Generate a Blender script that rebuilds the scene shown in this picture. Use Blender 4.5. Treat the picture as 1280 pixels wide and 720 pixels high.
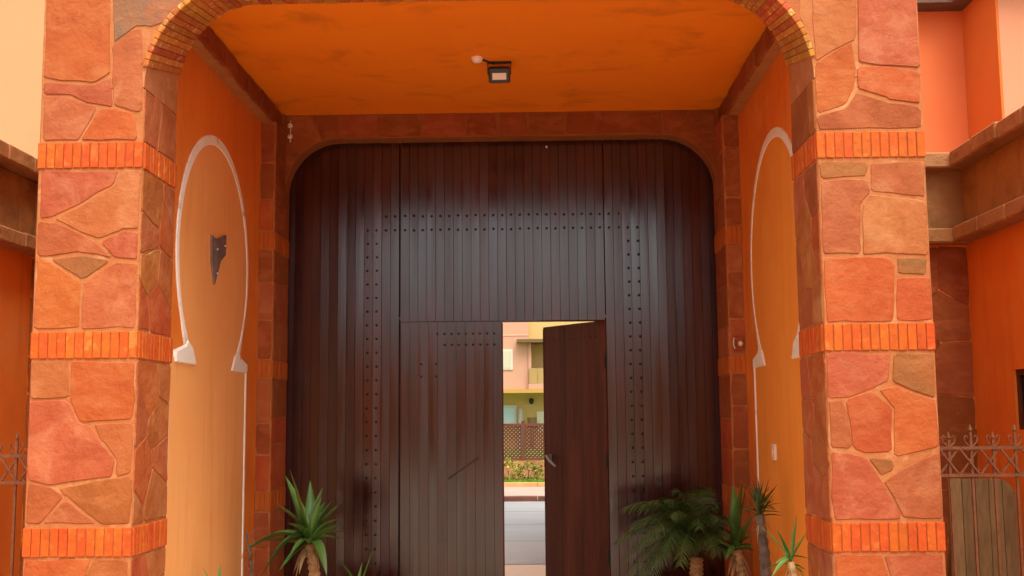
import bpy, bmesh, math, random
from mathutils import Vector, Matrix, noise
rnd = random.Random(7)
for o in list(bpy.data.objects):
    bpy.data.objects.remove(o)
SC = bpy.context.scene
COL = SC.collection

# ------------------------------------------------------------------ camera
EYE = Vector((0, 0, 1.6))
F_PX, PITCH, YAW, ROLL = 1417.0, 0.1152, 0.0207, 0.0089
fw = Vector((-math.sin(YAW) * math.cos(PITCH), math.cos(YAW) * math.cos(PITCH), math.sin(PITCH)))
rt0 = Vector((math.cos(YAW), math.sin(YAW), 0))
up0 = rt0.cross(fw)
rt = rt0 * math.cos(ROLL) - up0 * math.sin(ROLL)
up = up0 * math.cos(ROLL) + rt0 * math.sin(ROLL)
cam_d = bpy.data.cameras.new('camera')
cam = bpy.data.objects.new('camera', cam_d)
COL.objects.link(cam)
cam_d.sensor_width = 36
cam_d.lens = F_PX / 1280 * 36
cam_d.clip_end = 3000
cam.matrix_world = Matrix(((rt.x, up.x, -fw.x, 0), (rt.y, up.y, -fw.y, 0), (rt.z, up.z, -fw.z, EYE.z), (0, 0, 0, 1)))
SC.camera = cam

# ------------------------------------------------------------------ light
W = bpy.data.worlds.new('World')
SC.world = W
W.use_nodes = True
wn = W.node_tree
wn.nodes.clear()
wo = wn.nodes.new('ShaderNodeOutputWorld')
bg = wn.nodes.new('ShaderNodeBackground')
sky = wn.nodes.new('ShaderNodeTexSky')
hs = wn.nodes.new('ShaderNodeHueSaturation')
sky.sky_type = 'NISHITA'
sky.sun_disc = False
SUN_EL, SUN_AZ = math.radians(60), math.radians(158)     # azimuth measured clockwise from +Y: behind the camera, a little right
sky.sun_elevation = SUN_EL
sky.sun_rotation = SUN_AZ
sky.dust_density = 4
sky.ozone_density = 1
hs.inputs['Saturation'].default_value = 0.25
wn.links.new(sky.outputs[0], hs.inputs['Color'])
wn.links.new(hs.outputs[0], bg.inputs[0])
wn.links.new(bg.outputs[0], wo.inputs[0])
bg.inputs[1].default_value = 0.15
sd = bpy.data.lights.new('sun', 'SUN')
sd.energy = 1.2
sd.angle = math.radians(40)
sd.color = (1, 0.91, 0.78)
sun = bpy.data.objects.new('sun', sd)
COL.objects.link(sun)
sdir = Vector((math.sin(SUN_AZ) * math.cos(SUN_EL), math.cos(SUN_AZ) * math.cos(SUN_EL), math.sin(SUN_EL)))
sun.rotation_euler = sdir.to_track_quat('Z', 'Y').to_euler()
SC.view_settings.view_transform = 'Standard'
SC.view_settings.look = 'None'
SC.view_settings.gamma = 1
SC.view_settings.exposure = 1.12
SC.render.engine = 'CYCLES'
SC.cycles.max_bounces = 10
SC.cycles.diffuse_bounces = 8


# ------------------------------------------------------------------ object helpers
def rootloc(o):
    v = Vector((0, 0, 0))
    while o is not None:
        v += o.location
        o = o.parent
    return v


def tag(o, label=None, cat=None, group=None, kind=None):
    if label: o['label'] = label
    if cat: o['category'] = cat
    if group: o['group'] = group
    if kind: o['kind'] = kind
    return o


def thing(name, loc, label, cat, group=None, parent=None):
    o = bpy.data.objects.new(name, None)
    o.empty_display_size = .2
    COL.objects.link(o)
    o.location = loc
    return tag(o, label, cat, group)


def hub(name, parent, loc=None, label=None):
    """an empty used as a part that parents its own pieces"""
    o = bpy.data.objects.new(name, None)
    o.empty_display_size = .1
    COL.objects.link(o)
    o.parent = parent
    o.location = (Vector(loc) - rootloc(parent)) if loc is not None else (0, 0, 0)
    if label: o['label'] = label
    return o


def mesh_obj(name, verts, faces, m, parent=None, smooth=False, org=None, bev=0, label=None):
    """verts in world coordinates; origin at org or at the bounding centre"""
    if org is None:
        lo = [min(v[i] for v in verts) for i in range(3)]
        hi = [max(v[i] for v in verts) for i in range(3)]
        org = Vector([(a + b) / 2 for a, b in zip(lo, hi)])
        if parent is None: org.z = lo[2]
    org = Vector(org)
    me = bpy.data.meshes.new(name)
    me.from_pydata([tuple(Vector(v) - org) for v in verts], [], faces)
    me.validate()
    bm = bmesh.new()
    bm.from_mesh(me)
    if bev:
        es = [e for e in bm.edges if len(e.link_faces) == 2 and e.calc_face_angle(0) > .5]
        bmesh.ops.bevel(bm, geom=es, offset=bev, segments=1, affect='EDGES')
    bmesh.ops.recalc_face_normals(bm, faces=bm.faces)
    bm.to_mesh(me)
    bm.free()
    if smooth:
        for p in me.polygons: p.use_smooth = True
    me.materials.append(m)
    o = bpy.data.objects.new(name, me)
    COL.objects.link(o)
    o.parent = parent
    o.location = org - (rootloc(parent) if parent else Vector((0, 0, 0)))
    if label: o['label'] = label
    return o


def instance(src, parent, loc, name=None):
    o = src.copy()
    COL.objects.link(o)
    if name: o.name = name
    o.parent = parent
    o.location = Vector(loc) - (rootloc(parent) if parent else Vector((0, 0, 0)))
    return o


class MB:
    def __init__(s): s.v, s.f = [], []

    def add(s, v, f):
        b = len(s.v)
        s.v += [tuple(x) for x in v]
        s.f += [tuple(i + b for i in q) for q in f]
        return s

    def box(s, x0, x1, y0, y1, z0, z1):
        v = [(x, y, z) for x in (x0, x1) for y in (y0, y1) for z in (z0, z1)]
        return s.add(v, [(0, 1, 3, 2), (4, 6, 7, 5), (0, 4, 5, 1), (2, 3, 7, 6), (0, 2, 6, 4), (1, 5, 7, 3)])

    def bar(s, a, b, w, h, upv=(0, 0, 1)):
        a, b = Vector(a), Vector(b)
        d = (b - a).normalized()
        u = Vector(upv)
        if abs(d.dot(u)) > .95: u = Vector((0, 1, 0))
        r = d.cross(u).normalized() * w / 2
        q = r.cross(d).normalized() * h / 2
        v = [p + i * r + j * q for p in (a, b) for i, j in ((-1, -1), (1, -1), (1, 1), (-1, 1))]
        return s.add(v, [(0, 1, 2, 3), (7, 6, 5, 4), (0, 4, 5, 1), (1, 5, 6, 2), (2, 6, 7, 3), (3, 7, 4, 0)])

    def tube(s, pts, rads, n=8, cap=True):
        pts = [Vector(p) for p in pts]
        if not hasattr(rads, '__len__'): rads = [rads] * len(pts)
        rings = []
        ref = None
        for i, p in enumerate(pts):
            d = (pts[min(i + 1, len(pts) - 1)] - pts[max(i - 1, 0)]).normalized()
            if ref is None: ref = Vector((1, 0, 0)) if abs(d.x) < .8 else Vector((0, 1, 0))
            u = (ref - d * ref.dot(d)).normalized()
            w = d.cross(u)
            ref = u
            rings.append([p + rads[i] * (math.cos(a) * u + math.sin(a) * w) for a in [2 * math.pi * k / n for k in range(n)]])
        v = [q for r in rings for q in r]
        f = []
        for i in range(len(pts) - 1):
            for k in range(n):
                f.append((i * n + k, i * n + (k + 1) % n, (i + 1) * n + (k + 1) % n, (i + 1) * n + k))
        if cap:
            f.append(tuple(range(n))[::-1])
            f.append(tuple((len(pts) - 1) * n + k for k in range(n)))
        return s.add(v, f)

    def lathe(s, c, prof, n=16, a0=0, a1=2 * math.pi):
        c = Vector(c)
        full = abs(a1 - a0 - 2 * math.pi) < 1e-6
        m = n if full else n + 1
        v = []
        for r, z in prof:
            for k in range(m):
                a = a0 + (a1 - a0) * k / n
                v.append(c + Vector((r * math.cos(a), r * math.sin(a), z)))
        f = []
        for i in range(len(prof) - 1):
            for k in range(n):
                k2 = (k + 1) % m
                f.append((i * m + k, i * m + k2, (i + 1) * m + k2, (i + 1) * m + k))
        return s.add(v, f)

    def make(s, name, m, parent=None, **k): return mesh_obj(name, s.v, s.f, m, parent, **k)


# ------------------------------------------------------------------ materials
def M(name, col, rough=.8, col2=None, scale=3, detail=6, bump=.2, bscale=30, vary=0, spec=.3, stretch=(1, 1, 1), metal=0,
      col3=None, scale3=1.2, cut3=(.55, .7), hue_vary=0, bdist=.01, streak=None, slo=.52, shi=.75, sscale=(5, 5, .45), samt=.38):
    m = bpy.data.materials.new(name)
    m.use_nodes = True
    n, l = m.node_tree.nodes, m.node_tree.links
    b = n['Principled BSDF']
    b.inputs['Roughness'].default_value = rough
    b.inputs['Specular IOR Level'].default_value = spec
    b.inputs['Metallic'].default_value = metal
    tc = n.new('ShaderNodeTexCoord')
    oi = n.new('ShaderNodeObjectInfo')
    sc = n.new('ShaderNodeVectorMath'); sc.operation = 'SCALE'; sc.inputs[3].default_value = 40
    cx = n.new('ShaderNodeCombineXYZ')
    for i in range(3): l.new(oi.outputs['Random'], cx.inputs[i])
    l.new(cx.outputs[0], sc.inputs[0])
    ad = n.new('ShaderNodeVectorMath'); ad.operation = 'ADD'
    l.new(tc.outputs['Object'], ad.inputs[0]); l.new(sc.outputs[0], ad.inputs[1])
    mp = n.new('ShaderNodeMapping'); mp.inputs['Scale'].default_value = stretch
    l.new(ad.outputs[0], mp.inputs[0])
    vec = mp.outputs[0]

    def nz(s, d, r=.55, dist=0):
        t = n.new('ShaderNodeTexNoise')
        t.inputs['Scale'].default_value = s; t.inputs['Detail'].default_value = d
        t.inputs['Roughness'].default_value = r; t.inputs['Distortion'].default_value = dist
        l.new(vec, t.inputs['Vector'])
        return t.outputs[0]

    def mr(src, a, c, lo=0, hi=1):
        t = n.new('ShaderNodeMapRange')
        t.inputs[1].default_value = a; t.inputs[2].default_value = c
        t.inputs[3].default_value = lo; t.inputs[4].default_value = hi
        l.new(src, t.inputs[0])
        return t.outputs[0]

    def mix(f, a, c):
        t = n.new('ShaderNodeMix'); t.data_type = 'RGBA'
        l.new(f, t.inputs[0])
        for s_, k in ((a, 6), (c, 7)):
            if isinstance(s_, tuple): t.inputs[k].default_value = (*s_, 1)
            else: l.new(s_, t.inputs[k])
        return t.outputs[2]
    cur = tuple(col)
    if col2: cur = mix(mr(nz(scale, detail, .6, .4), .35, .65), cur, tuple(col2))
    if col3: cur = mix(mr(nz(scale3, 5, .6, .6), *cut3), cur, tuple(col3))
    if streak:
        mp2 = n.new('ShaderNodeMapping'); mp2.inputs['Scale'].default_value = sscale
        l.new(ad.outputs[0], mp2.inputs[0])
        t4 = n.new('ShaderNodeTexNoise'); t4.inputs['Scale'].default_value = 1.5; t4.inputs['Detail'].default_value = 9
        t4.inputs['Roughness'].default_value = .62; t4.inputs['Distortion'].default_value = .3
        l.new(mp2.outputs[0], t4.inputs['Vector'])
        cur = mix(mr(t4.outputs[0], slo, shi, 0, samt), cur, tuple(streak))
    if vary or hue_vary:
        h = n.new('ShaderNodeHueSaturation')
        if isinstance(cur, tuple): h.inputs['Color'].default_value = (*cur, 1)
        else: l.new(cur, h.inputs['Color'])
        l.new(mr(oi.outputs['Random'], 0, 1, 1 - vary, 1 + vary), h.inputs['Value'])
        if hue_vary:
            wn_ = n.new('ShaderNodeTexWhiteNoise'); wn_.noise_dimensions = '1D'
            l.new(oi.outputs['Random'], wn_.inputs['W'])
            l.new(mr(wn_.outputs[0], 0, 1, .5 - hue_vary, .5 + hue_vary), h.inputs['Hue'])
        cur = h.outputs[0]
    if isinstance(cur, tuple): b.inputs['Base Color'].default_value = (*cur, 1)
    else: l.new(cur, b.inputs['Base Color'])
    if bump:
        bp = n.new('ShaderNodeBump')
        bp.inputs['Strength'].default_value = bump; bp.inputs['Distance'].default_value = bdist
        l.new(nz(bscale, 6, .65), bp.inputs['Height'])
        l.new(bp.outputs[0], b.inputs['Normal'])
    return m


ST = dict(bump=.75, bscale=7, rough=.8, spec=.25, vary=.07, hue_vary=.006, scale=5, detail=12, scale3=4.5, cut3=(.50, .74), bdist=.026, streak=(.46, .15, .05), slo=.52, shi=.66, sscale=(3, 3, 8), samt=.38)
STONE = {
    'o': M('sandstone_orange', (.36, .070, .014), col2=(.42, .100, .022), col3=(.46, .145, .042), **ST),
    'p': M('sandstone_pink', (.38, .098, .033), col2=(.33, .078, .024), col3=(.46, .175, .075), **ST),
    't': M('sandstone_tan', (.38, .120, .034), col2=(.34, .088, .022), col3=(.44, .175, .065), **ST),
    'g': M('sandstone_olive', (.25, .098, .028), col2=(.31, .105, .027), col3=(.36, .105, .028), **ST),
    'b': M('sandstone_brown', (.31, .085, .021), col2=(.26, .065, .015), col3=(.38, .115, .032), **ST),
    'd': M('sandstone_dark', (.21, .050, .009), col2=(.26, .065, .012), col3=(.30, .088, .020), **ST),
    'y': M('sandstone_ochre', (.40, .125, .026), col2=(.30, .080, .016), col3=(.48, .210, .075), **ST),
    'k': M('slate_grey', (.19, .105, .055), col2=(.27, .115, .045), col3=(.34, .105, .035), **ST),
    'c': M('coping_stone', (.30, .140, .045), col2=(.38, .180, .065), col3=(.22, .095, .028), **ST),
}
MORTAR = M('mortar_peach', (.46, .175, .058), col2=(.40, .13, .036), scale=9, bump=.7, bscale=25, rough=.9, col3=(.54, .25, .10), scale3=6)
MORTAR_D = M('mortar_brown', (.38, .14, .032), col2=(.46, .19, .055), scale=8, bump=.7, bscale=25, rough=.9)
BRICK_J = M('brick_dull', (.50, .125, .014), col2=(.42, .10, .012), scale=14, bump=.5, bscale=30, rough=.85, vary=.06)
BRICK = M('brick_orange', (.58, .105, .008), col2=(.46, .075, .009), scale=20, bump=.6, bscale=30, rough=.8, vary=.07, hue_vary=.006, col3=(.60, .17, .03), scale3=14)
BRICK_Y = M('brick_ochre', (.50, .17, .03), col2=(.40, .10, .016), scale=10, bump=.6, bscale=30, rough=.8, vary=.22, hue_vary=.022, col3=(.66, .40, .14), scale3=16)
PLASTER = M('plaster_orange', (.86, .43, .14), col2=(.84, .38, .11), scale=1.3, bump=.18, bscale=45, rough=.85, col3=(.84, .40, .12), scale3=2.3, streak=(.62, .20, .035))
PLASTER_O = M('plaster_deep_orange', (.86, .35, .05), col2=(.83, .30, .035), scale=1.3, bump=.18, bscale=45, rough=.85, col3=(.84, .36, .07), scale3=2.3, streak=(.62, .18, .02))
PLASTER_R = M('plaster_red_orange', (.78, .24, .025), col2=(.70, .185, .018), scale=1.6, bump=.2, bscale=40, rough=.85, col3=(.74, .26, .05), scale3=2.0, streak=(.48, .11, .014))
CEIL = M('ceiling_orange', (.90, .250, .006), col2=(.86, .22, .006), scale=.9, bump=.12, bscale=35, rough=.6, col3=(.45, .11, .012), scale3=2.0, cut3=(.55, .85), stretch=(1, 1.4, 1))
WHITE = M('white_paint', (.88, .87, .78), col2=(.84, .81, .70), scale=8, bump=.2, bscale=40, rough=.7, col3=(.50, .32, .18), scale3=5, cut3=(.60, .72))
SOIL = M('soil', (.05, .03, .02), bump=.8, bscale=40)
TERRA = M('terracotta', (.45, .15, .06), col2=(.38, .12, .05), bump=.2)


def wood(name, c1, c2, rough=.3, spec=.5, coat=0):
    m = bpy.data.materials.new(name)
    m.use_nodes = True
    n, l = m.node_tree.nodes, m.node_tree.links
    b = n['Principled BSDF']
    b.inputs['Specular IOR Level'].default_value = spec
    tc = n.new('ShaderNodeTexCoord'); oi = n.new('ShaderNodeObjectInfo')
    sc = n.new('ShaderNodeVectorMath'); sc.operation = 'SCALE'; sc.inputs[3].default_value = 30
    cx = n.new('ShaderNodeCombineXYZ')
    for i in range(3): l.new(oi.outputs['Random'], cx.inputs[i])
    l.new(cx.outputs[0], sc.inputs[0])
    ad = n.new('ShaderNodeVectorMath'); l.new(tc.outputs['Object'], ad.inputs[0]); l.new(sc.outputs[0], ad.inputs[1])
    mp = n.new('ShaderNodeMapping'); mp.inputs['Scale'].default_value = (30, 30, 1.2)
    l.new(ad.outputs[0], mp.inputs[0])
    t = n.new('ShaderNodeTexNoise'); t.inputs['Scale'].default_value = 1.6; t.inputs['Detail'].default_value = 8; t.inputs['Roughness'].default_value = .65
    l.new(mp.outputs[0], t.inputs[0])
    r = n.new('ShaderNodeMapRange'); r.inputs[1].default_value = .3; r.inputs[2].default_value = .7
    l.new(t.outputs[0], r.inputs[0])
    mx = n.new('ShaderNodeMix'); mx.data_type = 'RGBA'
    l.new(r.outputs[0], mx.inputs[0]); mx.inputs[6].default_value = (*c1, 1); mx.inputs[7].default_value = (*c2, 1)
    h = n.new('ShaderNodeHueSaturation')
    vr = n.new('ShaderNodeMapRange'); vr.inputs[3].default_value = .8; vr.inputs[4].default_value = 1.2
    l.new(oi.outputs['Random'], vr.inputs[0]); l.new(vr.outputs[0], h.inputs['Value']); l.new(mx.outputs[2], h.inputs['Color'])
    # broad faded and dusty patches running over neighbouring boards
    ge = n.new('ShaderNodeNewGeometry')
    m3 = n.new('ShaderNodeMapping'); m3.inputs['Scale'].default_value = (2.6, 2.6, .55)
    l.new(ge.outputs['Position'], m3.inputs[0])
    t3 = n.new('ShaderNodeTexNoise'); t3.inputs['Scale'].default_value = 1.3; t3.inputs['Detail'].default_value = 9; t3.inputs['Roughness'].default_value = .65
    l.new(m3.outputs[0], t3.inputs[0])
    r3 = n.new('ShaderNodeMapRange'); r3.inputs[1].default_value = .48; r3.inputs[2].default_value = .72; r3.inputs[4].default_value = .65
    l.new(t3.outputs[0], r3.inputs[0])
    mx3 = n.new('ShaderNodeMix'); mx3.data_type = 'RGBA'
    l.new(r3.outputs[0], mx3.inputs[0]); l.new(h.outputs[0], mx3.inputs[6])
    mx3.inputs[7].default_value = (c2[0] * 1.9, c2[1] * 1.9, c2[2] * 1.9, 1)
    l.new(mx3.outputs[2], b.inputs['Base Color'])
    rr = n.new('ShaderNodeMapRange'); rr.inputs[1].default_value = .25; rr.inputs[2].default_value = .75
    rr.inputs[3].default_value = rough - .06; rr.inputs[4].default_value = rough + .14
    t2 = n.new('ShaderNodeTexNoise'); t2.inputs['Scale'].default_value = .35; t2.inputs['Detail'].default_value = 5
    l.new(mp.outputs[0], t2.inputs[0])
    l.new(t2.outputs[0], rr.inputs[0]); l.new(rr.outputs[0], b.inputs['Roughness'])
    bp = n.new('ShaderNodeBump'); bp.inputs['Strength'].default_value = .25; bp.inputs['Distance'].default_value = .002
    l.new(t.outputs[0], bp.inputs['Height']); l.new(bp.outputs[0], b.inputs['Normal'])
    return m


WOOD = wood('dark_varnished_wood', (.011, .0017, .0013), (.038, .0052, .0036), rough=.15, spec=.85)
WOOD_R = wood('brown_wood', (.040, .009, .005), (.085, .020, .010), rough=.45, spec=.3)
IRON_B = M('black_iron', (.012, .011, .011), rough=.55, bump=.2, spec=.4)
STEEL = M('dull_steel', (.35, .31, .28), rough=.4, metal=.8, bump=.1)
LEAF = M('yucca_leaf', (.055, .13, .02), col2=(.085, .18, .03), scale=8, rough=.45, spec=.4, bump=.15, bscale=20, vary=.3, hue_vary=.02)
LEAF_D = M('palm_leaf', (.034, .066, .012), col2=(.065, .10, .022), scale=6, rough=.5, spec=.4, bump=.1, vary=.25, hue_vary=.02)
BARK = M('yucca_trunk', (.45, .28, .12), col2=(.25, .14, .06), scale=16, bump=.9, bscale=22, rough=.9)
DEAD = M('dead_leaf', (.22, .13, .05), col2=(.32, .20, .09), scale=9, rough=.8, bump=.2, vary=.3)
BARK_G = M('grey_trunk', (.16, .12, .09), col2=(.08, .06, .045), scale=16, bump=.9, bscale=22, rough=.9)


# ------------------------------------------------------------------ stone facing helpers
def inset_poly(P, d):
    n = len(P)
    out = []
    A = sum(P[i][0] * P[(i + 1) % n][1] - P[(i + 1) % n][0] * P[i][1] for i in range(n)) / 2
    s = 1 if A > 0 else -1
    for i in range(n):
        p0, p1, p2 = Vector(P[i - 1]), Vector(P[i]), Vector(P[(i + 1) % n])
        e1 = (p1 - p0).normalized(); e2 = (p2 - p1).normalized()
        n1 = Vector((-e1.y, e1.x)) * s; n2 = Vector((-e2.y, e2.x)) * s
        b = n1 + n2
        if b.length < 1e-4: b = n1.copy()
        b.normalize()
        k = d / max(.45, b.dot(n1))
        out.append(p1 + b * k)
    return out


def rough_poly(P, seg=.09, jit=.0055):
    """subdivide the outline, clip corners, jitter: hand-split stone"""
    out = []
    n = len(P)
    for i in range(n):
        a, b = Vector(P[i]), Vector(P[(i + 1) % n])
        L = (b - a).length
        if L < 1e-4: continue
        c = min(.012, L * .2)
        d = (b - a) / L
        a2, b2 = a + d * c, b - d * c
        k = max(1, min(4, int(L / seg)))
        for j in range(k + 1):
            q = a2.lerp(b2, j / k)
            out.append(q + Vector((rnd.uniform(-jit, jit), rnd.uniform(-jit, jit))))
    return out


def stone(P, fr, m, parent, t=.0052, gap=.005, name='stone', bev=.0036, seg=.085, rough=True):
    """plate on a wall face. fr = (origin, u, v, n): P in (u, v) metres"""
    o, u, v, nn = fr
    Q = inset_poly(P, gap)
    if rough: Q = rough_poly(Q, seg)
    R = inset_poly(Q, bev)
    t = t * rnd.uniform(.7, 1.35)
    tu, tv = rnd.uniform(-.006, .006), rnd.uniform(-.006, .006)
    cx = sum(q[0] for q in Q) / len(Q); cy = sum(q[1] for q in Q) / len(Q)
    w = lambda q, h: Vector(o) + Vector(u) * q[0] + Vector(v) * q[1] + Vector(nn) * h
    hh = lambda q: t + (q[0] - cx) * tu + (q[1] - cy) * tv
    n = len(Q)
    V = [w(q, -.004) for q in Q] + [w(q, hh(q) - bev) for q in Q] + [w(q, hh(q)) for q in R]
    Fc = []
    for a in (0, n):
        for i in range(n):
            j = (i + 1) % n
            Fc.append((a + i, a + j, a + n + j, a + n + i))
    Fc.append(tuple(2 * n + i for i in range(n)))
    return mesh_obj(name, V, Fc, m, parent)


def clip(P, a, b, c):
    """keep a*x+b*y<=c"""
    out = []
    for i in range(len(P)):
        p, q = P[i], P[(i + 1) % len(P)]
        dp, dq = a * p[0] + b * p[1] - c, a * q[0] + b * q[1] - c
        if dp <= 0: out.append(p)
        if (dp < 0 < dq) or (dq < 0 < dp):
            t = dp / (dp - dq)
            out.append((p[0] + t * (q[0] - p[0]), p[1] + t * (q[1] - p[1])))
    return out


def voronoi(x0, x1, y0, y1, size, aspect=1.0, seed=0, jitter=.36):
    r = random.Random(seed)
    nx = max(1, round((x1 - x0) / size)); ny = max(1, round((y1 - y0) / (size * aspect)))
    S = []
    for j in range(ny):
        for i in range(nx):
            off = .5 + (.22 if j % 2 else -.22) * (nx > 1)
            S.append((x0 + (x1 - x0) * (i + off + r.uniform(-jitter, jitter)) / nx, y0 + (y1 - y0) * (j + .5 + r.uniform(-jitter, jitter)) / ny))
    res = []
    for k, s in enumerate(S):
        P = [(x0, y0), (x1, y0), (x1, y1), (x0, y1)]
        for m_, t in enumerate(S):
            if m_ == k or not P: continue
            a, b = t[0] - s[0], t[1] - s[1]
            P = clip(P, a, b, (t[0] ** 2 + t[1] ** 2 - s[0] ** 2 - s[1] ** 2) / 2)
        Q = []
        for p in P:
            if not Q or (Vector(p) - Vector(Q[-1])).length > .025: Q.append(p)
        if len(Q) > 2 and (Vector(Q[0]) - Vector(Q[-1])).length < .025: Q.pop()
        if len(Q) >= 3: res.append(Q)
    return res


def crazy(fr, x0, x1, y0, y1, size, parent, seed, pal='optbtop', aspect=1, **k):
    r = random.Random(seed + 99)
    for P in voronoi(x0, x1, y0, y1, size, aspect, seed):
        stone(P, fr, STONE[r.choice(pal)], parent, **k)


def brick_row(fr, x0, x1, y0, y1, n, parent, m, t=.02, seed=1, gap=.0014):
    """soldier course of n bricks: shared meshes, uneven seats"""
    o, u, v, nn = [Vector(q) for q in fr]
    r = random.Random(seed)
    w = (x1 - x0) / n
    protos = []
    for i in range(n):
        x = x0 + w * i
        loc = o + u * (x + w / 2) + v * ((y0 + y1) / 2) + nn * (t / 2 - .006 + r.uniform(-.002, .003))
        if len(protos) < 3:
            a, b, c = w / 2 - gap, (y1 - y0) / 2 - .002, t / 2 + .006
            q = []
            for sx, sy, sz in [(x_, y_, z_) for x_ in (-1, 1) for y_ in (-1, 1) for z_ in (-1, 1)]:
                q.append(loc + u * (sx * a * r.uniform(.95, 1.0)) + v * (sy * b * r.uniform(.95, 1.0)) + nn * (sz * c))
            ob = mesh_obj('brick', q, [(0, 1, 3, 2), (4, 6, 7, 5), (0, 4, 5, 1), (2, 3, 7, 6), (0, 2, 6, 4), (1, 5, 7, 3)], m, parent, bev=.003, org=loc)
            protos.append(ob)
        else:
            instance(protos[r.randrange(3)], parent, loc)
# outlines of the facing stones of both pillars, metres (x, z) on the facade plane
FACE_L = {
    'S': [
        ('k', [(-2.247, 4.175), (-1.431, 4.16), (-1.812, 3.869), (-1.958, 3.717), (-2.043, 3.692), (-2.12, 3.693), (-2.229, 3.607)]),
    ],
    'A': [
        ('o', [(-2.6, 4.182), (-2.269, 4.175), (-2.24, 3.436), (-2.32, 3.39), (-2.59, 3.416)]),
        ('p', [(-2.59, 3.403), (-2.32, 3.377), (-2.278, 3.402), (-2.24, 3.419), (-2.222, 3.262), (-2.342, 3.281), (-2.459, 3.327), (-2.591, 3.333)]),
        ('p', [(-2.591, 3.32), (-2.462, 3.314), (-2.341, 3.268), (-2.303, 3.255), (-2.403, 3.078), (-2.585, 3.078)]),
        ('o', [(-2.285, 3.246), (-2.217, 3.249), (-2.102, 3.222), (-2.08, 3.078), (-2.39, 3.078)]),
        ('p', [(-2.233, 3.594), (-2.128, 3.68), (-2.081, 3.688), (-2.067, 3.486), (-2.068, 3.234), (-2.102, 3.235), (-2.209, 3.267), (-2.227, 3.423)]),
    ],
    'B': [
        ('p', [(-2.592, 2.918), (-2.173, 2.913), (-2.205, 2.845), (-2.374, 2.741), (-2.523, 2.667), (-2.59, 2.668)]),
        ('t', [(-2.188, 2.845), (-2.16, 2.913), (-2.064, 2.907), (-2.064, 2.602), (-2.159, 2.603), (-2.271, 2.55), (-2.381, 2.598), (-2.514, 2.658), (-2.361, 2.733)]),
        ('t', [(-2.59, 2.651), (-2.514, 2.646), (-2.389, 2.585), (-2.283, 2.537), (-2.196, 2.452), (-2.365, 2.484), (-2.532, 2.46), (-2.591, 2.474)]),
        ('g', [(-2.523, 2.448), (-2.364, 2.471), (-2.208, 2.436), (-2.347, 2.337)]),
        ('p', [(-2.262, 2.537), (-2.154, 2.59), (-2.064, 2.585), (-2.064, 2.442), (-2.179, 2.448)]),
        ('p', [(-2.343, 2.324), (-2.187, 2.427), (-2.064, 2.425), (-2.064, 2.088), (-2.351, 2.087)]),
        ('o', [(-2.59, 2.457), (-2.531, 2.439), (-2.355, 2.32), (-2.359, 2.087), (-2.593, 2.09)]),
    ],
    'C': [
        ('t', [(-2.6, 1.917), (-2.407, 1.915), (-2.4, 1.73), (-2.6, 1.724)]),
        ('o', [(-2.395, 1.914), (-2.064, 1.911), (-2.064, 1.621), (-2.33, 1.603), (-2.387, 1.718)]),
        ('p', [(-2.6, 1.712), (-2.4, 1.714), (-2.342, 1.595), (-2.284, 1.591), (-2.227, 1.493), (-2.155, 1.412), (-2.16, 1.332), (-2.487, 1.286), (-2.598, 1.315)]),
        ('t', [(-2.272, 1.591), (-2.064, 1.605), (-2.064, 1.347), (-2.144, 1.327), (-2.142, 1.412), (-2.215, 1.501)]),
        ('b', [(-2.445, 1.274), (-2.064, 1.327), (-2.064, 1.091), (-2.21, 1.092), (-2.403, 1.233)]),
        ('b', [(-2.594, 1.299), (-2.461, 1.274), (-2.406, 1.225), (-2.52, 1.098), (-2.6, 1.091)]),
        ('p', [(-2.402, 1.213), (-2.23, 1.092), (-2.512, 1.094)]),
    ],
}
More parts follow.
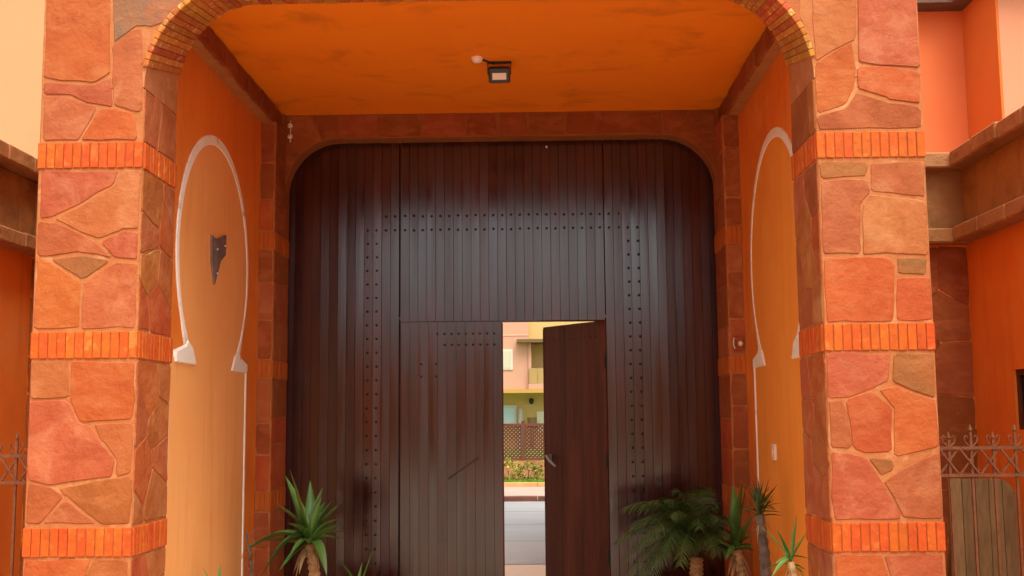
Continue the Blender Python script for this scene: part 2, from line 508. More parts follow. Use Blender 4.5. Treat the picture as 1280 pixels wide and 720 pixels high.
FACE_R = {
    'S': [
        ('t', [(1.0, 4.115), (1.422, 4.107), (1.41, 3.691), (1.447, 3.56), (1.417, 3.639), (1.294, 3.815)]),
    ],
    'A': [
        ('t', [(1.476, 4.107), (1.717, 4.102), (1.693, 3.565), (1.476, 3.447), (1.476, 3.56), (1.476, 3.691)]),
        ('p', [(1.733, 4.102), (2.018, 4.096), (2.018, 3.409), (1.704, 3.435)]),
        ('o', [(1.476, 3.434), (1.668, 3.548), (1.687, 3.418), (1.674, 3.307), (1.628, 3.209), (1.476, 3.169)]),
        ('o', [(1.699, 3.418), (1.894, 3.41), (2.017, 3.387), (2.008, 3.208), (1.845, 3.244), (1.694, 3.298)]),
        ('b', [(1.476, 3.156), (1.628, 3.196), (1.689, 3.281), (1.844, 3.227), (2.011, 3.19), (2.01, 3.078), (1.476, 3.084)]),
    ],
    'B': [
        ('g', [(1.48, 2.91), (1.726, 2.906), (1.719, 2.831), (1.484, 2.825)]),
        ('t', [(1.739, 2.906), (2.018, 2.902), (2.016, 2.718), (1.74, 2.755)]),
        ('p', [(1.484, 2.813), (1.718, 2.818), (1.732, 2.755), (1.684, 2.697), (1.668, 2.431), (1.481, 2.425)]),
        ('t', [(1.696, 2.693), (1.743, 2.738), (2.018, 2.701), (2.014, 2.422), (1.676, 2.427)]),
        ('o', [(1.48, 2.412), (1.806, 2.408), (1.836, 2.371), (1.827, 2.08), (1.483, 2.08)]),
        ('g', [(1.85, 2.408), (2.005, 2.406), (2.0, 2.32), (1.858, 2.317)]),
        ('o', [(1.85, 2.305), (2.012, 2.303), (2.016, 2.08), (1.839, 2.08)]),
    ],
    'C': [
        ('p', [(1.477, 1.92), (1.795, 1.917), (1.784, 1.78), (1.715, 1.748), (1.665, 1.721), (1.572, 1.693), (1.476, 1.694)]),
        ('g', [(1.815, 1.917), (2.012, 1.915), (2.012, 1.689), (1.804, 1.768)]),
        ('t', [(1.476, 1.682), (1.547, 1.682), (1.576, 1.601), (1.581, 1.441), (1.476, 1.442)]),
        ('o', [(1.563, 1.681), (1.702, 1.724), (1.79, 1.643), (1.779, 1.42), (1.66, 1.413), (1.589, 1.441)]),
        ('o', [(1.73, 1.736), (1.803, 1.752), (2.018, 1.673), (2.015, 1.438), (1.794, 1.396), (1.802, 1.647)]),
        ('p', [(1.476, 1.426), (1.647, 1.397), (1.717, 1.286), (1.809, 1.115), (1.807, 1.088), (1.476, 1.086)]),
        ('g', [(1.667, 1.397), (1.782, 1.38), (1.791, 1.336), (1.722, 1.305)]),
        ('p', [(1.733, 1.281), (2.018, 1.422), (2.018, 1.311), (2.017, 1.09), (1.823, 1.092)]),
    ],
}

# ------------------------------------------------------------------ measured layout (metres, camera at x=0 y=0)
YF, YB = 5.796, 6.345                  # facade front and rear of the front arch
XO, XI = (-2.607, 2.024), (-2.058, 1.470)   # outer and inner faces of the pillars
XW = (-2.147, 1.60)                    # porch walls
XJ = (-2.03, 1.475)                    # jambs beside the gate
ZC = 4.092                             # porch ceiling
YP, YG = 8.675, 9.20                   # jamb front, gate face
BANDS = ((.925, 1.075), (1.927, 2.072), (2.926, 3.070))
SECT = ((0.0, .925), (1.075, 1.927), (2.072, 2.926), (3.070, 3.50))

# ------------------------------------------------------------------ setting: ground
GROUND = M('ground_pale', (.62, .49, .37), col2=(.55, .43, .32), scale=.6, bump=.3, bscale=8, rough=.9)
PAVE = M('porch_paving', (.66, .49, .34), col2=(.58, .42, .28), scale=1.5, bump=.3, bscale=14, rough=.85)
CONC = M('yard_concrete', (.31, .305, .295), col2=(.26, .26, .255), scale=.5, bump=.25, bscale=10, rough=.85, col3=(.35, .33, .30), scale3=.9)
PINKP = M('pavement_pinkish', (.44, .33, .26), col2=(.38, .28, .22), scale=.8, bump=.2, bscale=10, rough=.85)
GRASS_M = M('lawn_green', (.10, .20, .02), col2=(.16, .24, .03), scale=3, bump=.8, bscale=60, rough=.9)


def sheet(name, x0, x1, y0, y1, z, m):
    o = mesh_obj(name, [(x0, y0, z), (x1, y0, z), (x1, y1, z), (x0, y1, z)], [(0, 1, 2, 3)], m, org=((x0 + x1) / 2, (y0 + y1) / 2, z))
    return tag(o, kind='structure')


sheet('ground', -600, 600, -600, 900, 0, GROUND)
sheet('porch_floor', XO[0], XO[1], YF, 9.4, .004, PAVE)
yard = sheet('yard', -14, 14, 12.8, 22.45, .004, CONC)
js = MB()
for k in range(1, 4): js.box(-14, 14, 12.8 + 2.4 * k, 12.8 + 2.4 * k + .02, .0045, .007)
for k in range(-8, 9): js.box(k * 1.45 + .3, k * 1.45 + .32, 12.8, 22.45, .0045, .007)
tag(js.make('yard_joint', M('joint_grey', (.22, .21, .20), bump=0)), kind='structure')
kb = thing('kerb', (0, 22.55, 0), 'thin red brown kerb strip across the pale yard behind the open door', 'kerb')
KM = M('kerb_brown', (.12, .04, .025), col2=(.17, .065, .04), scale=4, bump=.3, vary=.15)
for k in range(-14, 14):
    MB().box(k + .004, k + .996, 22.45, 22.75, 0, .09 + .004 * (k % 2)).make('kerb_stone', KM, kb, bev=.008)
sheet('pavement', -14, 14, 22.75, 27.2, .006, PINKP)
ek = thing('kerb', (0, 27.3, 0), 'low orange kerb edging the strip of lawn', 'kerb')
KO = M('kerb_orange', (.72, .36, .14), col2=(.62, .28, .10), scale=4, bump=.3, vary=.12)
for k in range(-12, 12):
    MB().box(k + .004, k + .996, 27.2, 27.4, 0, .10 + .004 * (k % 2)).make('kerb_stone', KO, ek, bev=.01)
lawn = sheet('lawn', -12, 12, 27.4, 60, .05, GRASS_M)
gv, gf = [], []
r = random.Random(3)
for k in range(16000):
    x, y = r.uniform(-5, 6), 27.42 + 1.3 * r.random()
    h = r.uniform(.05, .13); a = r.uniform(0, 6.3); w = .012
    dx, dy = math.cos(a) * w, math.sin(a) * w
    b = len(gv)
    gv += [(x - dx, y - dy, .04), (x + dx, y + dy, .04), (x + r.uniform(-.04, .04), y + r.uniform(-.04, .04), .04 + h)]
    gf.append((b, b + 1, b + 2))
tag(mesh_obj('grass', gv, gf, M('grass_blades', (.12, .26, .02), col2=(.20, .30, .03), scale=1.5, bump=0)), 'bright green grass along the foot of the lattice screen', 'grass', kind='stuff')

# ------------------------------------------------------------------ gatehouse
GH = thing('gatehouse', (-.3, YF, 0), 'orange plastered gatehouse with stone clad pillars and deep arched porch around the dark gate', 'gatehouse')
P_L = hub('pillar', GH, (-2.33, YF, 0), 'left stone clad pillar, next to the cream building')
P_R = hub('pillar', GH, (1.75, YF, 0), 'right stone clad pillar, next to the iron railing')
X3, Y3, Z3 = (1, 0, 0), (0, 1, 0), (0, 0, 1)
for side, (P, xo, xi, face) in enumerate(((P_L, XO[0], XI[0], FACE_L), (P_R, XO[1], XI[1], FACE_R))):
    x0, x1 = min(xo, xi), max(xo, xi)
    MB().box(x0, x1, YF, YB, 0, 3.36).make('core', MORTAR, P, bev=.006)
    frF = ((0, YF, 0), X3, Z3, (0, -1, 0))
    for key in 'ABC':
        for mt, poly in face[key]:
            if key == 'A' and max(q[1] for q in poly) > 4.0: continue
            stone(poly, frF, STONE[mt], P, gap=.0005)
    crazy(frF, x0 + .006, x1 - .006, 0, .92, .26, P, 11 + side, pal='bptbo')
    sgn = 1 if side == 0 else -1
    frR = ((xi, 0, 0), Y3, Z3, (sgn, 0, 0))
    for i, (z0, z1) in enumerate(SECT):
        crazy(frR, YF + .004, YB - .01, z0 + .005, z1 - .005 if z1 < 3.4 else 3.36, .24, P, 30 + i + 10 * side, pal='ytoty' if side == 0 else 'potby')
    for i, (z0, z1) in enumerate(BANDS):
        brick_row(frF, x0 - .004, x1 + .004, z0, z1, 12, P, BRICK, t=.008, seed=i + 5 * side)
        brick_row(frR, YF + .018, YB, z0, z1, 12, P, BRICK, t=.008, seed=i + 5 * side + 50)

# front arch -------------------------------------------------------
AR = hub('arch', GH, (-.3, YF, 3.4), 'rounded arch band over the porch entrance')


def arch_profile(z0, b, a=.52, n=16, nt=24):
    """outline from the left springing over to the right springing"""
    L = [(XI[0] + a - a * math.cos(t), z0 + b * math.sin(t)) for t in [math.pi / 2 * k / n for k in range(n + 1)]]
    Rr = [(XI[1] - a + a * math.cos(t), z0 + b * math.sin(t)) for t in [math.pi / 2 * (n - k) / n for k in range(n + 1)]]
    T = [(L[-1][0] + (Rr[0][0] - L[-1][0]) * k / nt, z0 + b) for k in range(1, nt)]
    return L + T + Rr


pf = arch_profile(3.36, .565)
pb = arch_profile(3.50, .525, a=.47)
V, Fc = [], []
TOPZ = 5.2
n = len(pf)
for (x, z) in pf: V.append((x, YF, z))
for (x, z) in pb: V.append((x, YB, z))
for (x, z) in pf: V.append((x, YF, TOPZ))
for (x, z) in pb: V.append((x, YB, TOPZ))
for i in range(n - 1):
    Fc += [(i, i + 1, n + i + 1, n + i), (2 * n + i, 2 * n + i + 1, i + 1, i), (n + i, n + i + 1, 3 * n + i + 1, 3 * n + i), (2 * n + i + 1, 2 * n + i, 3 * n + i, 3 * n + i + 1)]
mesh_obj('spandrel', V, Fc, MORTAR, AR)
for xo, xi in ((XO[0], XI[0]), (XI[1], XO[1])):
    MB().box(xo, xi, YF, YB, 3.362, TOPZ).make('shoulder', MORTAR, AR)
# soffit bricks
def soffit(i0, i1, parts, rows, m):
    """bricks laid across the soffit between outline points i0..i1"""
    def at(pr, s):
        k = int(s); k = min(k, len(pr) - 2); t = s - k
        return Vector((pr[k][0] + (pr[k + 1][0] - pr[k][0]) * t, 0, pr[k][1] + (pr[k + 1][1] - pr[k][1]) * t))
    r = random.Random(i0 + 3)
    for q in range(parts):
        s0 = i0 + (i1 - i0) * q / parts; s1 = i0 + (i1 - i0) * (q + 1) / parts
        for w in range(rows):
            ya, yb = w / rows, (w + 1) / rows
            lift = r.uniform(.0, .005)
            vs = []
            for s, e in ((s0, .025), (s1, -.025)):
                s_ = s + (s1 - s0) * e
                for yy in (ya + .012 * (w > 0), yb - .008):
                    p = at(pf, s_).lerp(at(pb, s_), yy)
                    p.y = YF - .012 + (YB - YF + .018) * yy
                    nxt = at(pf, min(s_ + .3, n - 1.001)) - at(pf, max(s_ - .3, 0))
                    nn = Vector((nxt.z, 0, -nxt.x)).normalized()
                    vs += [p - nn * .02, p + nn * (.006 + lift)]
            mesh_obj('brick', vs, [(0, 1, 3, 2), (4, 6, 7, 5), (0, 4, 5, 1), (2, 3, 7, 6), (0, 2, 6, 4), (1, 5, 7, 3)], m, AR, bev=.004)


soffit(2, 16, 19, 1, BRICK_Y)
soffit(16, 40, 34, 1, BRICK_Y)
soffit(40, 54, 19, 1, BRICK_Y)
frF = ((0, YF, 0), X3, Z3, (0, -1, 0))
for face in (FACE_L, FACE_R):
    for mt, poly in face['S']: stone(poly, frF, STONE[mt], AR, gap=.001)
    for mt, poly in face['A']:
        if max(q[1] for q in poly) > 4.0: stone(poly, frF, STONE[mt], AR, gap=.0005)
crazy(frF, XO[0] + .006, XO[1] - .006, 4.16, TOPZ, .42, AR, 77, pal='optbo')
for k in range(6):   # stones right over the arch crown
    x0 = -1.33 + k * .38
    stone([(x0, 3.96), (x0 + .37, 3.96), (x0 + .36, 4.15), (x0 + .01, 4.15)], frF, STONE['otpbto'[k]], AR)

# porch walls -------------------------------------------------------
CY, CZ, RR = 7.50, 2.67, .845
YN0, YN1 = 6.58, 8.30
for side in (0, 1):
    s = 1 if side == 0 else -1
    xw, xo = XW[side], XO[side]
    Wl = hub('porch_wall', GH, (xw, 7.5, 0), ('left' if side == 0 else 'right') + ' porch wall with a white keyhole arch moulding')
    MB().box(min(xw, xo), max(xw, xo), YB + .001, YG + .2, 0, 4.9).make('plaster_wall', PLASTER_R, Wl)
    # field inside the moulding: keyhole plus the panel below it
    ang0 = math.asin(-.64 / RR)
    circ = [(CY + (RR - .04) * math.cos(a), CZ + (RR - .04) * math.sin(a)) for a in [ang0 + (math.pi - 2 * ang0) * k / 40 for k in range(41)]]
    out = [(YN1, 0.005), (YN1, 1.985), (CY + .58, 1.985)] + circ + [(CY - .58, 1.985), (YN0, 1.985), (YN0, .005)]
    t0, t1 = xw, xw + s * .006
    m_ = len(out)
    V = [(t0, y, z) for y, z in out] + [(t1, y, z) for y, z in out]
    mesh_obj('inner_panel', V, [tuple(range(m_, 2 * m_))] + [(i, (i + 1) % m_, m_ + (i + 1) % m_, m_ + i) for i in range(m_)], PLASTER if side == 0 else PLASTER_O, Wl)
    # moulding: curved band with flared feet
    V, Fc = [], []
    K = 48
    for k in range(K + 1):
        a = ang0 + (math.pi - 2 * ang0) * k / K
        e = min(k, K - k) / K
        w = .040 + .032 * math.sin(math.pi * k / K) ** 2
        ro, ri = RR, RR - w
        if e < .06: ro += (.06 - e) * .9
        for rr_, h in ((ro, .0), (ro - .004, .009), (ri + .008, .011), (ri, .0)):
            V.append((xw + s * h, CY + rr_ * math.cos(a), CZ + rr_ * math.sin(a)))
    for k in range(K):
        for j in range(3): Fc.append((k * 4 + j, k * 4 + j + 1, k * 4 + 4 + j + 1, k * 4 + 4 + j))
    mesh_obj('keyhole_moulding', V, Fc, WHITE, Wl, smooth=False)
    for q in (1, -1):
        foot = [(CY + q * .42, 1.955), (CY + q * .83, 1.955), (CY + q * .83, 2.02), (CY + q * .64, 2.06), (CY + q * .60, 2.10), (CY + q * .50, 2.06)]
        V = [(xw, y, z) for y, z in foot] + [(xw + s * .018, y, z) for y, z in foot]
        mesh_obj('moulding_foot', V, [tuple(range(6)), tuple(range(6, 12))] + [(i, (i + 1) % 6, 6 + (i + 1) % 6, 6 + i) for i in range(6)], WHITE, Wl, bev=.006)
        y = 8.315 if q > 0 else 6.565
        MB().box(min(xw, xw + s * .014), max(xw, xw + s * .014), y - .013, y + .013, .01, 1.957).make('moulding_strip', WHITE, Wl, bev=.004)

# ceiling, beams ------------------------------------------------------
MB().box(XW[0] - .05, XW[1] + .05, YB - .05, YG + .3, ZC, 4.9).make('ceiling', CEIL, GH)
MB().box(XO[0], XO[1], YB + .0, YG + .5, 4.902, 5.0).make('roof', PLASTER_R, GH)
for side in (0, 1):
    s = 1 if side == 0 else -1
    xw = XW[side]
    B = hub('ceiling_beam', GH, (xw, 7.5, 3.92), 'dark stone faced beam along the %s edge of the ceiling' % ('left' if side == 0 else 'right'))
    xa = xw + s * .085
    MB().box(min(xw - s * .01, xa), max(xw - s * .01, xa), YB + .002, 9.0, 3.945, ZC + .01).make('beam_core', MORTAR_D, B)
    fr = ((xa, 0, 0), Y3, Z3, (s, 0, 0))
    y = YB + .01
    r = random.Random(5 + side)
    while y < 9.0:
        y2 = min(9.0, y + r.uniform(.22, .42))
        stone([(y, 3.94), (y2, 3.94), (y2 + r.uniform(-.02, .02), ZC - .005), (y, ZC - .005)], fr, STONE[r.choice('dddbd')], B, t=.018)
        y = y2

# gate surround ---------------------------------------------------------
S = hub('gate_surround', GH, (-.3, YP, 0), 'stone surround of the gate with rounded upper corners')
YL = 9.04
corner = lambda sgn, xj: [(xj + sgn * (.43 - .43 * math.cos(t)), 3.45 + .44 * math.sin(t)) for t in [math.pi / 2 * k / 10 for k in range(11)]]
cl, cr = corner(1, XJ[0]), corner(-1, XJ[1])
prof = cl + cr[::-1]
V, Fc = [], []
n2 = len(prof)
for yy in (YL, YG + .1):
    V += [(x, yy, z) for x, z in prof] + [(x, yy, ZC + .01) for x, z in prof]
for i in range(n2 - 1):
    Fc += [(i, i + 1, n2 + i + 1, n2 + i), (2 * n2 + i, 2 * n2 + i + 1, i + 1, i)]
mesh_obj('lintel_core', V, Fc, M('mortar_dark', (.24, .075, .016), col2=(.30, .10, .025), scale=8, bump=.6, bscale=25, rough=.9), S)
frL = ((0, YL, 0), X3, Z3, (0, -1, 0))
r = random.Random(12)
x = XJ[0] + .43
xs = [x]
while x < XJ[1] - .43 - .2:
    x += r.uniform(.24, .42); xs.append(min(x, XJ[1] - .43))
xs[-1] = XJ[1] - .43
for a, b in zip(xs, xs[1:]):
    e = r.uniform(-.03, .03)
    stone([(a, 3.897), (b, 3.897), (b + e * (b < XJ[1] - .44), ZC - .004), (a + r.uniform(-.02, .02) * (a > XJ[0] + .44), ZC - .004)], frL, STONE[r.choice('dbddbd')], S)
for c, xj, sg in ((cl, XJ[0], 1), (cr, XJ[1], -1)):
    q = [(x_ , z_ + .008) for x_, z_ in c]
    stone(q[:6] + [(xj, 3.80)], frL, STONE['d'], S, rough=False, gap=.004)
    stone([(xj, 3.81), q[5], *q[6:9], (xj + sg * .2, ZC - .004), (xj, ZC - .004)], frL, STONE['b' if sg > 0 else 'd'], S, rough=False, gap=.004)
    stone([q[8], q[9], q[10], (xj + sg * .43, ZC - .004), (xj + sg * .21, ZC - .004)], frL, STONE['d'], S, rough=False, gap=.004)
for side in (0, 1):
    s = 1 if side == 0 else -1
    xw, xj = XW[side], XJ[side]
    J = S
    MB().box(min(xw - s * .01, xj), max(xw - s * .01, xj), YP, YG + .1, 0, 3.944).make('jamb', MORTAR_D, J)
    MB().box(min(xw - s * .01, xj - s * .001), max(xw - s * .01, xj - s * .001), 9.001, YG + .099, 3.9445, ZC + .009).make('jamb_head', STONE['d'], J)
    frA = ((0, YP, 0), X3, Z3, (0, -1, 0)); frB = ((xj, 0, 0), Y3, Z3, (s, 0, 0))
    r = random.Random(20 + side)
    for i, (z0, z1) in enumerate(((0, .925), (1.075, 1.927), (2.072, 2.926), (3.07, 3.94))):
        k = 3
        cuts = [z0 + (z1 - z0) * (j + (r.uniform(-.25, .25) if 0 < j < k else 0)) / k for j in range(k + 1)]
        for a, b in zip(cuts, cuts[1:]):
            stone([(min(xw, xj) + .002, a), (max(xw, xj) - .002, a), (max(xw, xj) - .002, b), (min(xw, xj) + .002, b)], frA, STONE[r.choice('bobtb')], J)
        cuts = [z0 + (z1 - z0) * (j + (r.uniform(-.25, .25) if 0 < j < k else 0)) / k for j in range(k + 1)]
        for a, b in zip(cuts, cuts[1:]):
            stone([(YP + .004, a), (YG - .01, a), (YG - .01, b), (YP + .004, b)], frB, STONE[r.choice('bobto')], J)
    for i, (z0, z1) in enumerate(BANDS):
        brick_row(frA, min(xw, xj) + .002, max(xw, xj) + (.0 if side == 0 else -.002), z0, z1, 3, J, BRICK_J, t=.008, seed=70 + i + side * 4)
        brick_row(frB, YP + .01, YG - .01, z0, z1, 5, J, BRICK_J, t=.008, seed=90 + i + side * 4)

# ------------------------------------------------------------------ gate
G = thing('timber_gate', (-.3, YG, 0), 'huge dark varnished plank gate studded with nails, one wicket leaf standing open', 'gate')
BW = .0735


def board_mesh(w, t, h, g=.0016):
    """vertical plank with chamfered front edges; origin at the foot centre, front face towards -y"""
    a = w / 2 - .0002
    pr = [(-a, t), (-a, g), (-a + g, 0), (a - g, 0), (a, g), (a, t)]
    bm = bmesh.new()
    lo = [bm.verts.new((x, y, 0)) for x, y in pr]; hi = [bm.verts.new((x, y, h)) for x, y in pr]
    for i in range(6):
        j = (i + 1) % 6
        bm.faces.new((lo[i], lo[j], hi[j], hi[i]))
    bm.faces.new(lo[::-1]); bm.faces.new(hi)
    bmesh.ops.recalc_face_normals(bm, faces=bm.faces)
    me = bpy.data.meshes.new('board'); bm.to_mesh(me); bm.free()
    me.materials.append(WOOD)
    return me


WX0, WX1, WZ, XM = -1.107, .568, 2.385, -.265
r = random.Random(8)
m_tall = board_mesh(BW, .045, 3.93)
m_top = board_mesh(BW, .045, 3.94 - WZ - .012)


def put_board(me, loc, rz, parent, m=None):
    o = bpy.data.objects.new('board', me); COL.objects.link(o)
    o.parent = parent
    o.location = Vector(loc) - rootloc(parent)
    o.rotation_euler = (r.uniform(-.0015, .0015), 0, rz)
    return o


def fill(xa, xb, me, z, n):
    w = (xb - xa) / n
    for i in range(n):
        o = put_board(me, (xa + w * (i + .5), YG + r.uniform(-.002, .002), z), r.uniform(-.030, .030), G)
        o.scale = (w / BW, 1, 1)


fill(-2.05, WX0 - .009, m_tall, .02, 13)
fill(WX0 + .002, WX1 - .002, m_top, WZ + .012, 23)
fill(WX1 + .004, 1.50, m_tall, .02, 13)
back = MB()
for a, b, z0, z1 in ((-2.05, WX0 - .02, .02, 3.95), (WX0 - .02, WX1 + .02, WZ + .05, 3.95), (WX1 + .02, 1.5, .02, 3.95)):
    back.box(a, b, YG + .047, YG + .075, z0, z1)
back.make('backing_frame', WOOD_R, G)
# frame lining of the wicket opening
fl = MB().box(WX0 - .03, WX0 + .008, YG + .049, YG + .12, .02, WZ + .03).box(WX1 - .002, WX1 + .03, YG + .049, YG + .12, .02, WZ + .03).box(WX0 - .03, WX1 + .03, YG + .03, YG + .12, WZ + .009, WZ + .04)
fl.make('wicket_frame', WOOD_R, G)


def studs(pts, parent, fr=None, rad=.0115, m=None):
    mb = MB()
    for x, z in pts:
        c = Vector((x, YG - .002, z)) if fr is None else fr(x, z)
        nn = Vector((0, -1, 0)) if fr is None else fr(0, 0, True)
        u = Vector((0, 0, 1)).cross(nn); w = Vector((0, 0, 1))
        ring = [c + rad * (math.cos(a) * u + math.sin(a) * w) for a in [k * math.pi / 3 for k in range(6)]]
        ring2 = [c + nn * rad * .55 + rad * .6 * (math.cos(a) * u + math.sin(a) * w) for a in [k * math.pi / 3 for k in range(6)]]
        mb.add(ring + ring2, [(k, (k + 1) % 6, 6 + (k + 1) % 6, 6 + k) for k in range(6)] + [tuple(range(6, 12))])
    return tag(mb.make('stud', m or IRON_B, parent), kind='stuff')


pts = []
for x in (-1.375, -1.30, .765, .845):
    for k in range(0, 26):
        pts.append((x + r.uniform(-.003, .003), 3.155 - k * .112))
for z in (3.155, 3.27):
    for k in range(23): pts.append((WX0 + .04 + k * .0728, z + r.uniform(-.004, .004)))
    for x in (-1.225, -1.15, .61, .69): pts.append((x, z))
studs(pts, G)

TL = .0415
for leaf, (hx, th, sg) in enumerate(((WX0 + .004, 0, 1), (WX1 - .004, math.radians(53), -1))):
    D = hub('wicket_leaf', G, (hx, YG, .03), 'closed wicket leaf with a slanting pull handle' if leaf == 0 else 'wicket leaf swung open inwards, reddish brown')
    U = Vector((sg * math.cos(th), math.sin(th), 0)); N = Vector((U.y, -U.x, 0)) if sg > 0 else Vector((-U.y, U.x, 0))
    if N.y > 0: N = -N
    Wd = .834 if leaf else .832
    nb = 11
    w = Wd / nb
    me = board_mesh(w, TL, WZ - .022, .0009)
    if leaf:
        me.materials.clear(); me.materials.append(WOOD_R)
    for i in range(nb):
        c = Vector((hx, YG + .006, .03)) + U * (w * (i + .5))
        put_board(me, c, (math.atan2(U.y, U.x) if sg > 0 else math.atan2(-U.y, -U.x)) + r.uniform(-.004, .004), D)
    def fr(x, z, nrm=False, U=U, N=N, hx=hx):
        return N if nrm else Vector((hx, YG + .006, 0)) + U * x + Vector((0, 0, z)) + N * .002
    a0_ = Vector((hx, YG + .006, 0)) - N * (TL + .003)
    MB().bar(a0_ + U * .01 + Vector((0, 0, 1.2)), a0_ + U * (Wd - .01) + Vector((0, 0, 1.2)), .005, 2.3).make('rear_lining', WOOD_R, D)
    # rear ledges and edge strip
    for z in (.35, 1.25, 2.15):
        a = Vector((hx, YG + .006, z)) + U * .03 - N * (TL + .012); b = Vector((hx, YG + .006, z)) + U * (Wd - .03) - N * (TL + .012)
        MB().bar(a, b, .025, .11).make('ledge', WOOD_R, D)
    a = fr(Wd - .004, .035) - N * .026; b = fr(Wd - .004, WZ - .01) - N * .026
    MB().bar(a, b, .010 if leaf else .012, .05, upv=tuple(N)).make('edge_strip', WOOD_R, D)
    if leaf == 0:
        p = [(.30 + .058 * k, 2.295) for k in range(9)] + [(.36 + .058 * k, 2.205) for k in range(8)] + [(.17, 2.05), (.29, 2.05), (.17, 1.95), (.29, 1.95)]
        studs(p, D, fr, .010)
        MB().bar(fr(.39, 1.13) + N * .03, fr(.63, 1.295) + N * .03,   .011, .011).bar(fr(.42, 1.15), fr(.42, 1.15) + N * .03, .015, .015).bar(fr(.60, 1.275), fr(.60, 1.275) + N * .03, .015, .015).make('handle', WOOD_R, D)
    else:
        studs([(.12 + .07 * k, 2.27) for k in range(9)], D, fr, .009)
        MB().tube([fr(.74, 1.285), fr(.74, 1.285) + N * .05, fr(.70, 1.26) + N * .06, fr(.60, 1.20) + N * .06], [.014, .013, .012, .010], 8).make('handle', STEEL, D)
        MB().tube([fr(.74, 1.30) + N * .006, fr(.74, 1.23) + N * .006], .018, 8).make('lock_plate', STEEL, D)
        for z in (.45, 1.2, 2.0):
            MB().tube([fr(.0, z) + N * .004, fr(.0, z + .11) + N * .004], .011, 8).make('hinge', IRON_B, D)
tag(MB().box(.1, .112, YG - .012, YG - .001, 3.83, 3.845).make('nail', WHITE, G), None)

# ------------------------------------------------------------------ side walls of the forecourt
for side in (0, 1):
    s = 1 if side == 0 else -1                      # towards the middle
    xw = (-3.85, 3.25)[side]
    nm = ('left', 'right')[side]
    T = thing('courtyard_wall', (xw, 8.5, 0), ('orange wall with stone coping left of the gatehouse, below the cream building', 'orange wall with stone coping, ledge and dark window right of the gatehouse')[side], 'wall')
    xo = (XO[0] - .02, XO[1] + .02)[side]
    b0, b1 = min(xw - s * .4, xo), max(xw - s * .4, xo)
    MB().box(b0, b1, 8.52, 8.8, 0, 3.44).make('rear_wall', PLASTER_R, T)
    fx0, fx1 = min(xw, xw - s * .3), max(xw, xw - s * .3)
    if side == 0:
        MB().box(fx0, fx1, -3, 8.519, 0, 3.44).make('side_wall', PLASTER_R, T)
    else:   # with a window opening at y 7.0..7.82, z 1.50..1.90
        V, Fc = [], []
        ys, zs = (-3, 7.0, 7.81, 8.519), (0, 1.50, 1.905, 3.44)
        w = MB()
        for i in range(3):
            for j in range(3):
                if i == 1 and j == 1: continue
                if i == 1: w.box(fx0, fx1, ys[1], ys[2], zs[j], zs[j + 1])
            if i != 1: w.box(fx0, fx1, ys[i], ys[i + 1], 0, 3.44)
        w.make('side_wall', PLASTER_R, T)
        Wn = MB().box(3.285, 3.30, 7.0, 7.81, 1.5, 1.905).make('window', M('window_dark', (.015, .012, .010), rough=.15, bump=0, spec=.6), T)
        fmb = MB()
        for a, b, c, d in ((7.0, 7.04, 1.5, 1.905), (7.77, 7.81, 1.5, 1.905), (7.04, 7.77, 1.5, 1.54), (7.04, 7.77, 1.865, 1.905), (7.38, 7.42, 1.54, 1.865)):
            fmb.box(3.268, 3.284, a, b, c, d)
        fmb.make('window_frame', WOOD_R, Wn)
    zf0, zf1 = 2.98, 3.44
    r = random.Random(44)
    yy = -3.0
    while yy < 8.5:
        y2 = min(yy + r.uniform(.5, .8), 8.5)
        MB().box(min(xw, xw + s * .012), max(xw, xw + s * .012), yy + .003, y2 - .003, zf0 + .002, zf1 - .002).make('frieze_panel', STONE['c'], T)
        yy = y2
    MB().box(min(xw + s * .013, xo), max(xw + s * .013, xo), 8.507, 8.519, zf0 + .002, zf1 - .002).make('frieze_panel', STONE['c'], T)
    # stone corner strip on the rear wall
    fr = ((0, 8.52, 0), X3, Z3, (0, -1, 0))
    c0, c1 = (xo, xw) if side else (xw, xo)
    crazy(fr, c0, c1, 0, 2.86, .34, T, 140 + side, pal='ddddb', gap=.0015)
    r = random.Random(60 + side)
    # coping and ledge, stone by stone, along the side wall and across the rear wall
    for z0, z1, out, nm2 in ((3.44, 3.56, .15, 'coping_stone'), (2.87, 2.98, .15, 'ledge_stone')):
        y = -3.0
        while y < 8.5 - out:
            y2 = min(y + r.uniform(.32, .5), 8.52 - out)
            if 8.52 - out - y2 < .1: y2 = 8.52 - out
            e = r.uniform(-.008, .008)
            x_in, x_out = xw + s * (out + e), xw - s * (.32 if z0 > 3 else -.001)
            MB().box(min(x_in, x_out), max(x_in, x_out), y + .003, y2 - .003, z0 + e, z1 + e).make(nm2, STONE['c'], T, bev=.012)
            y = y2
        x = min(xw + s * out, xo); xe = max(xw + s * out, xo)
        x = min(xw - s * .3, xo); xe = max(xw - s * .3, xo)
        while x < xe - .02:
            x2 = min(x + r.uniform(.3, .45), xe)
            if xe - x2 < .1: x2 = xe
            e = r.uniform(-.006, .006)
            MB().box(x + .003, x2 - .003, 8.52 - out, 8.84 if z0 > 3 else 8.519, z0 + e, z1 + e).make(nm2, STONE['c'], T, bev=.012)
            x = x2

# iron railings -------------------------------------------------------------
RUST = M('painted_iron_brown', (.22, .085, .035), col2=(.15, .055, .025), scale=20, bump=.3, rough=.6)


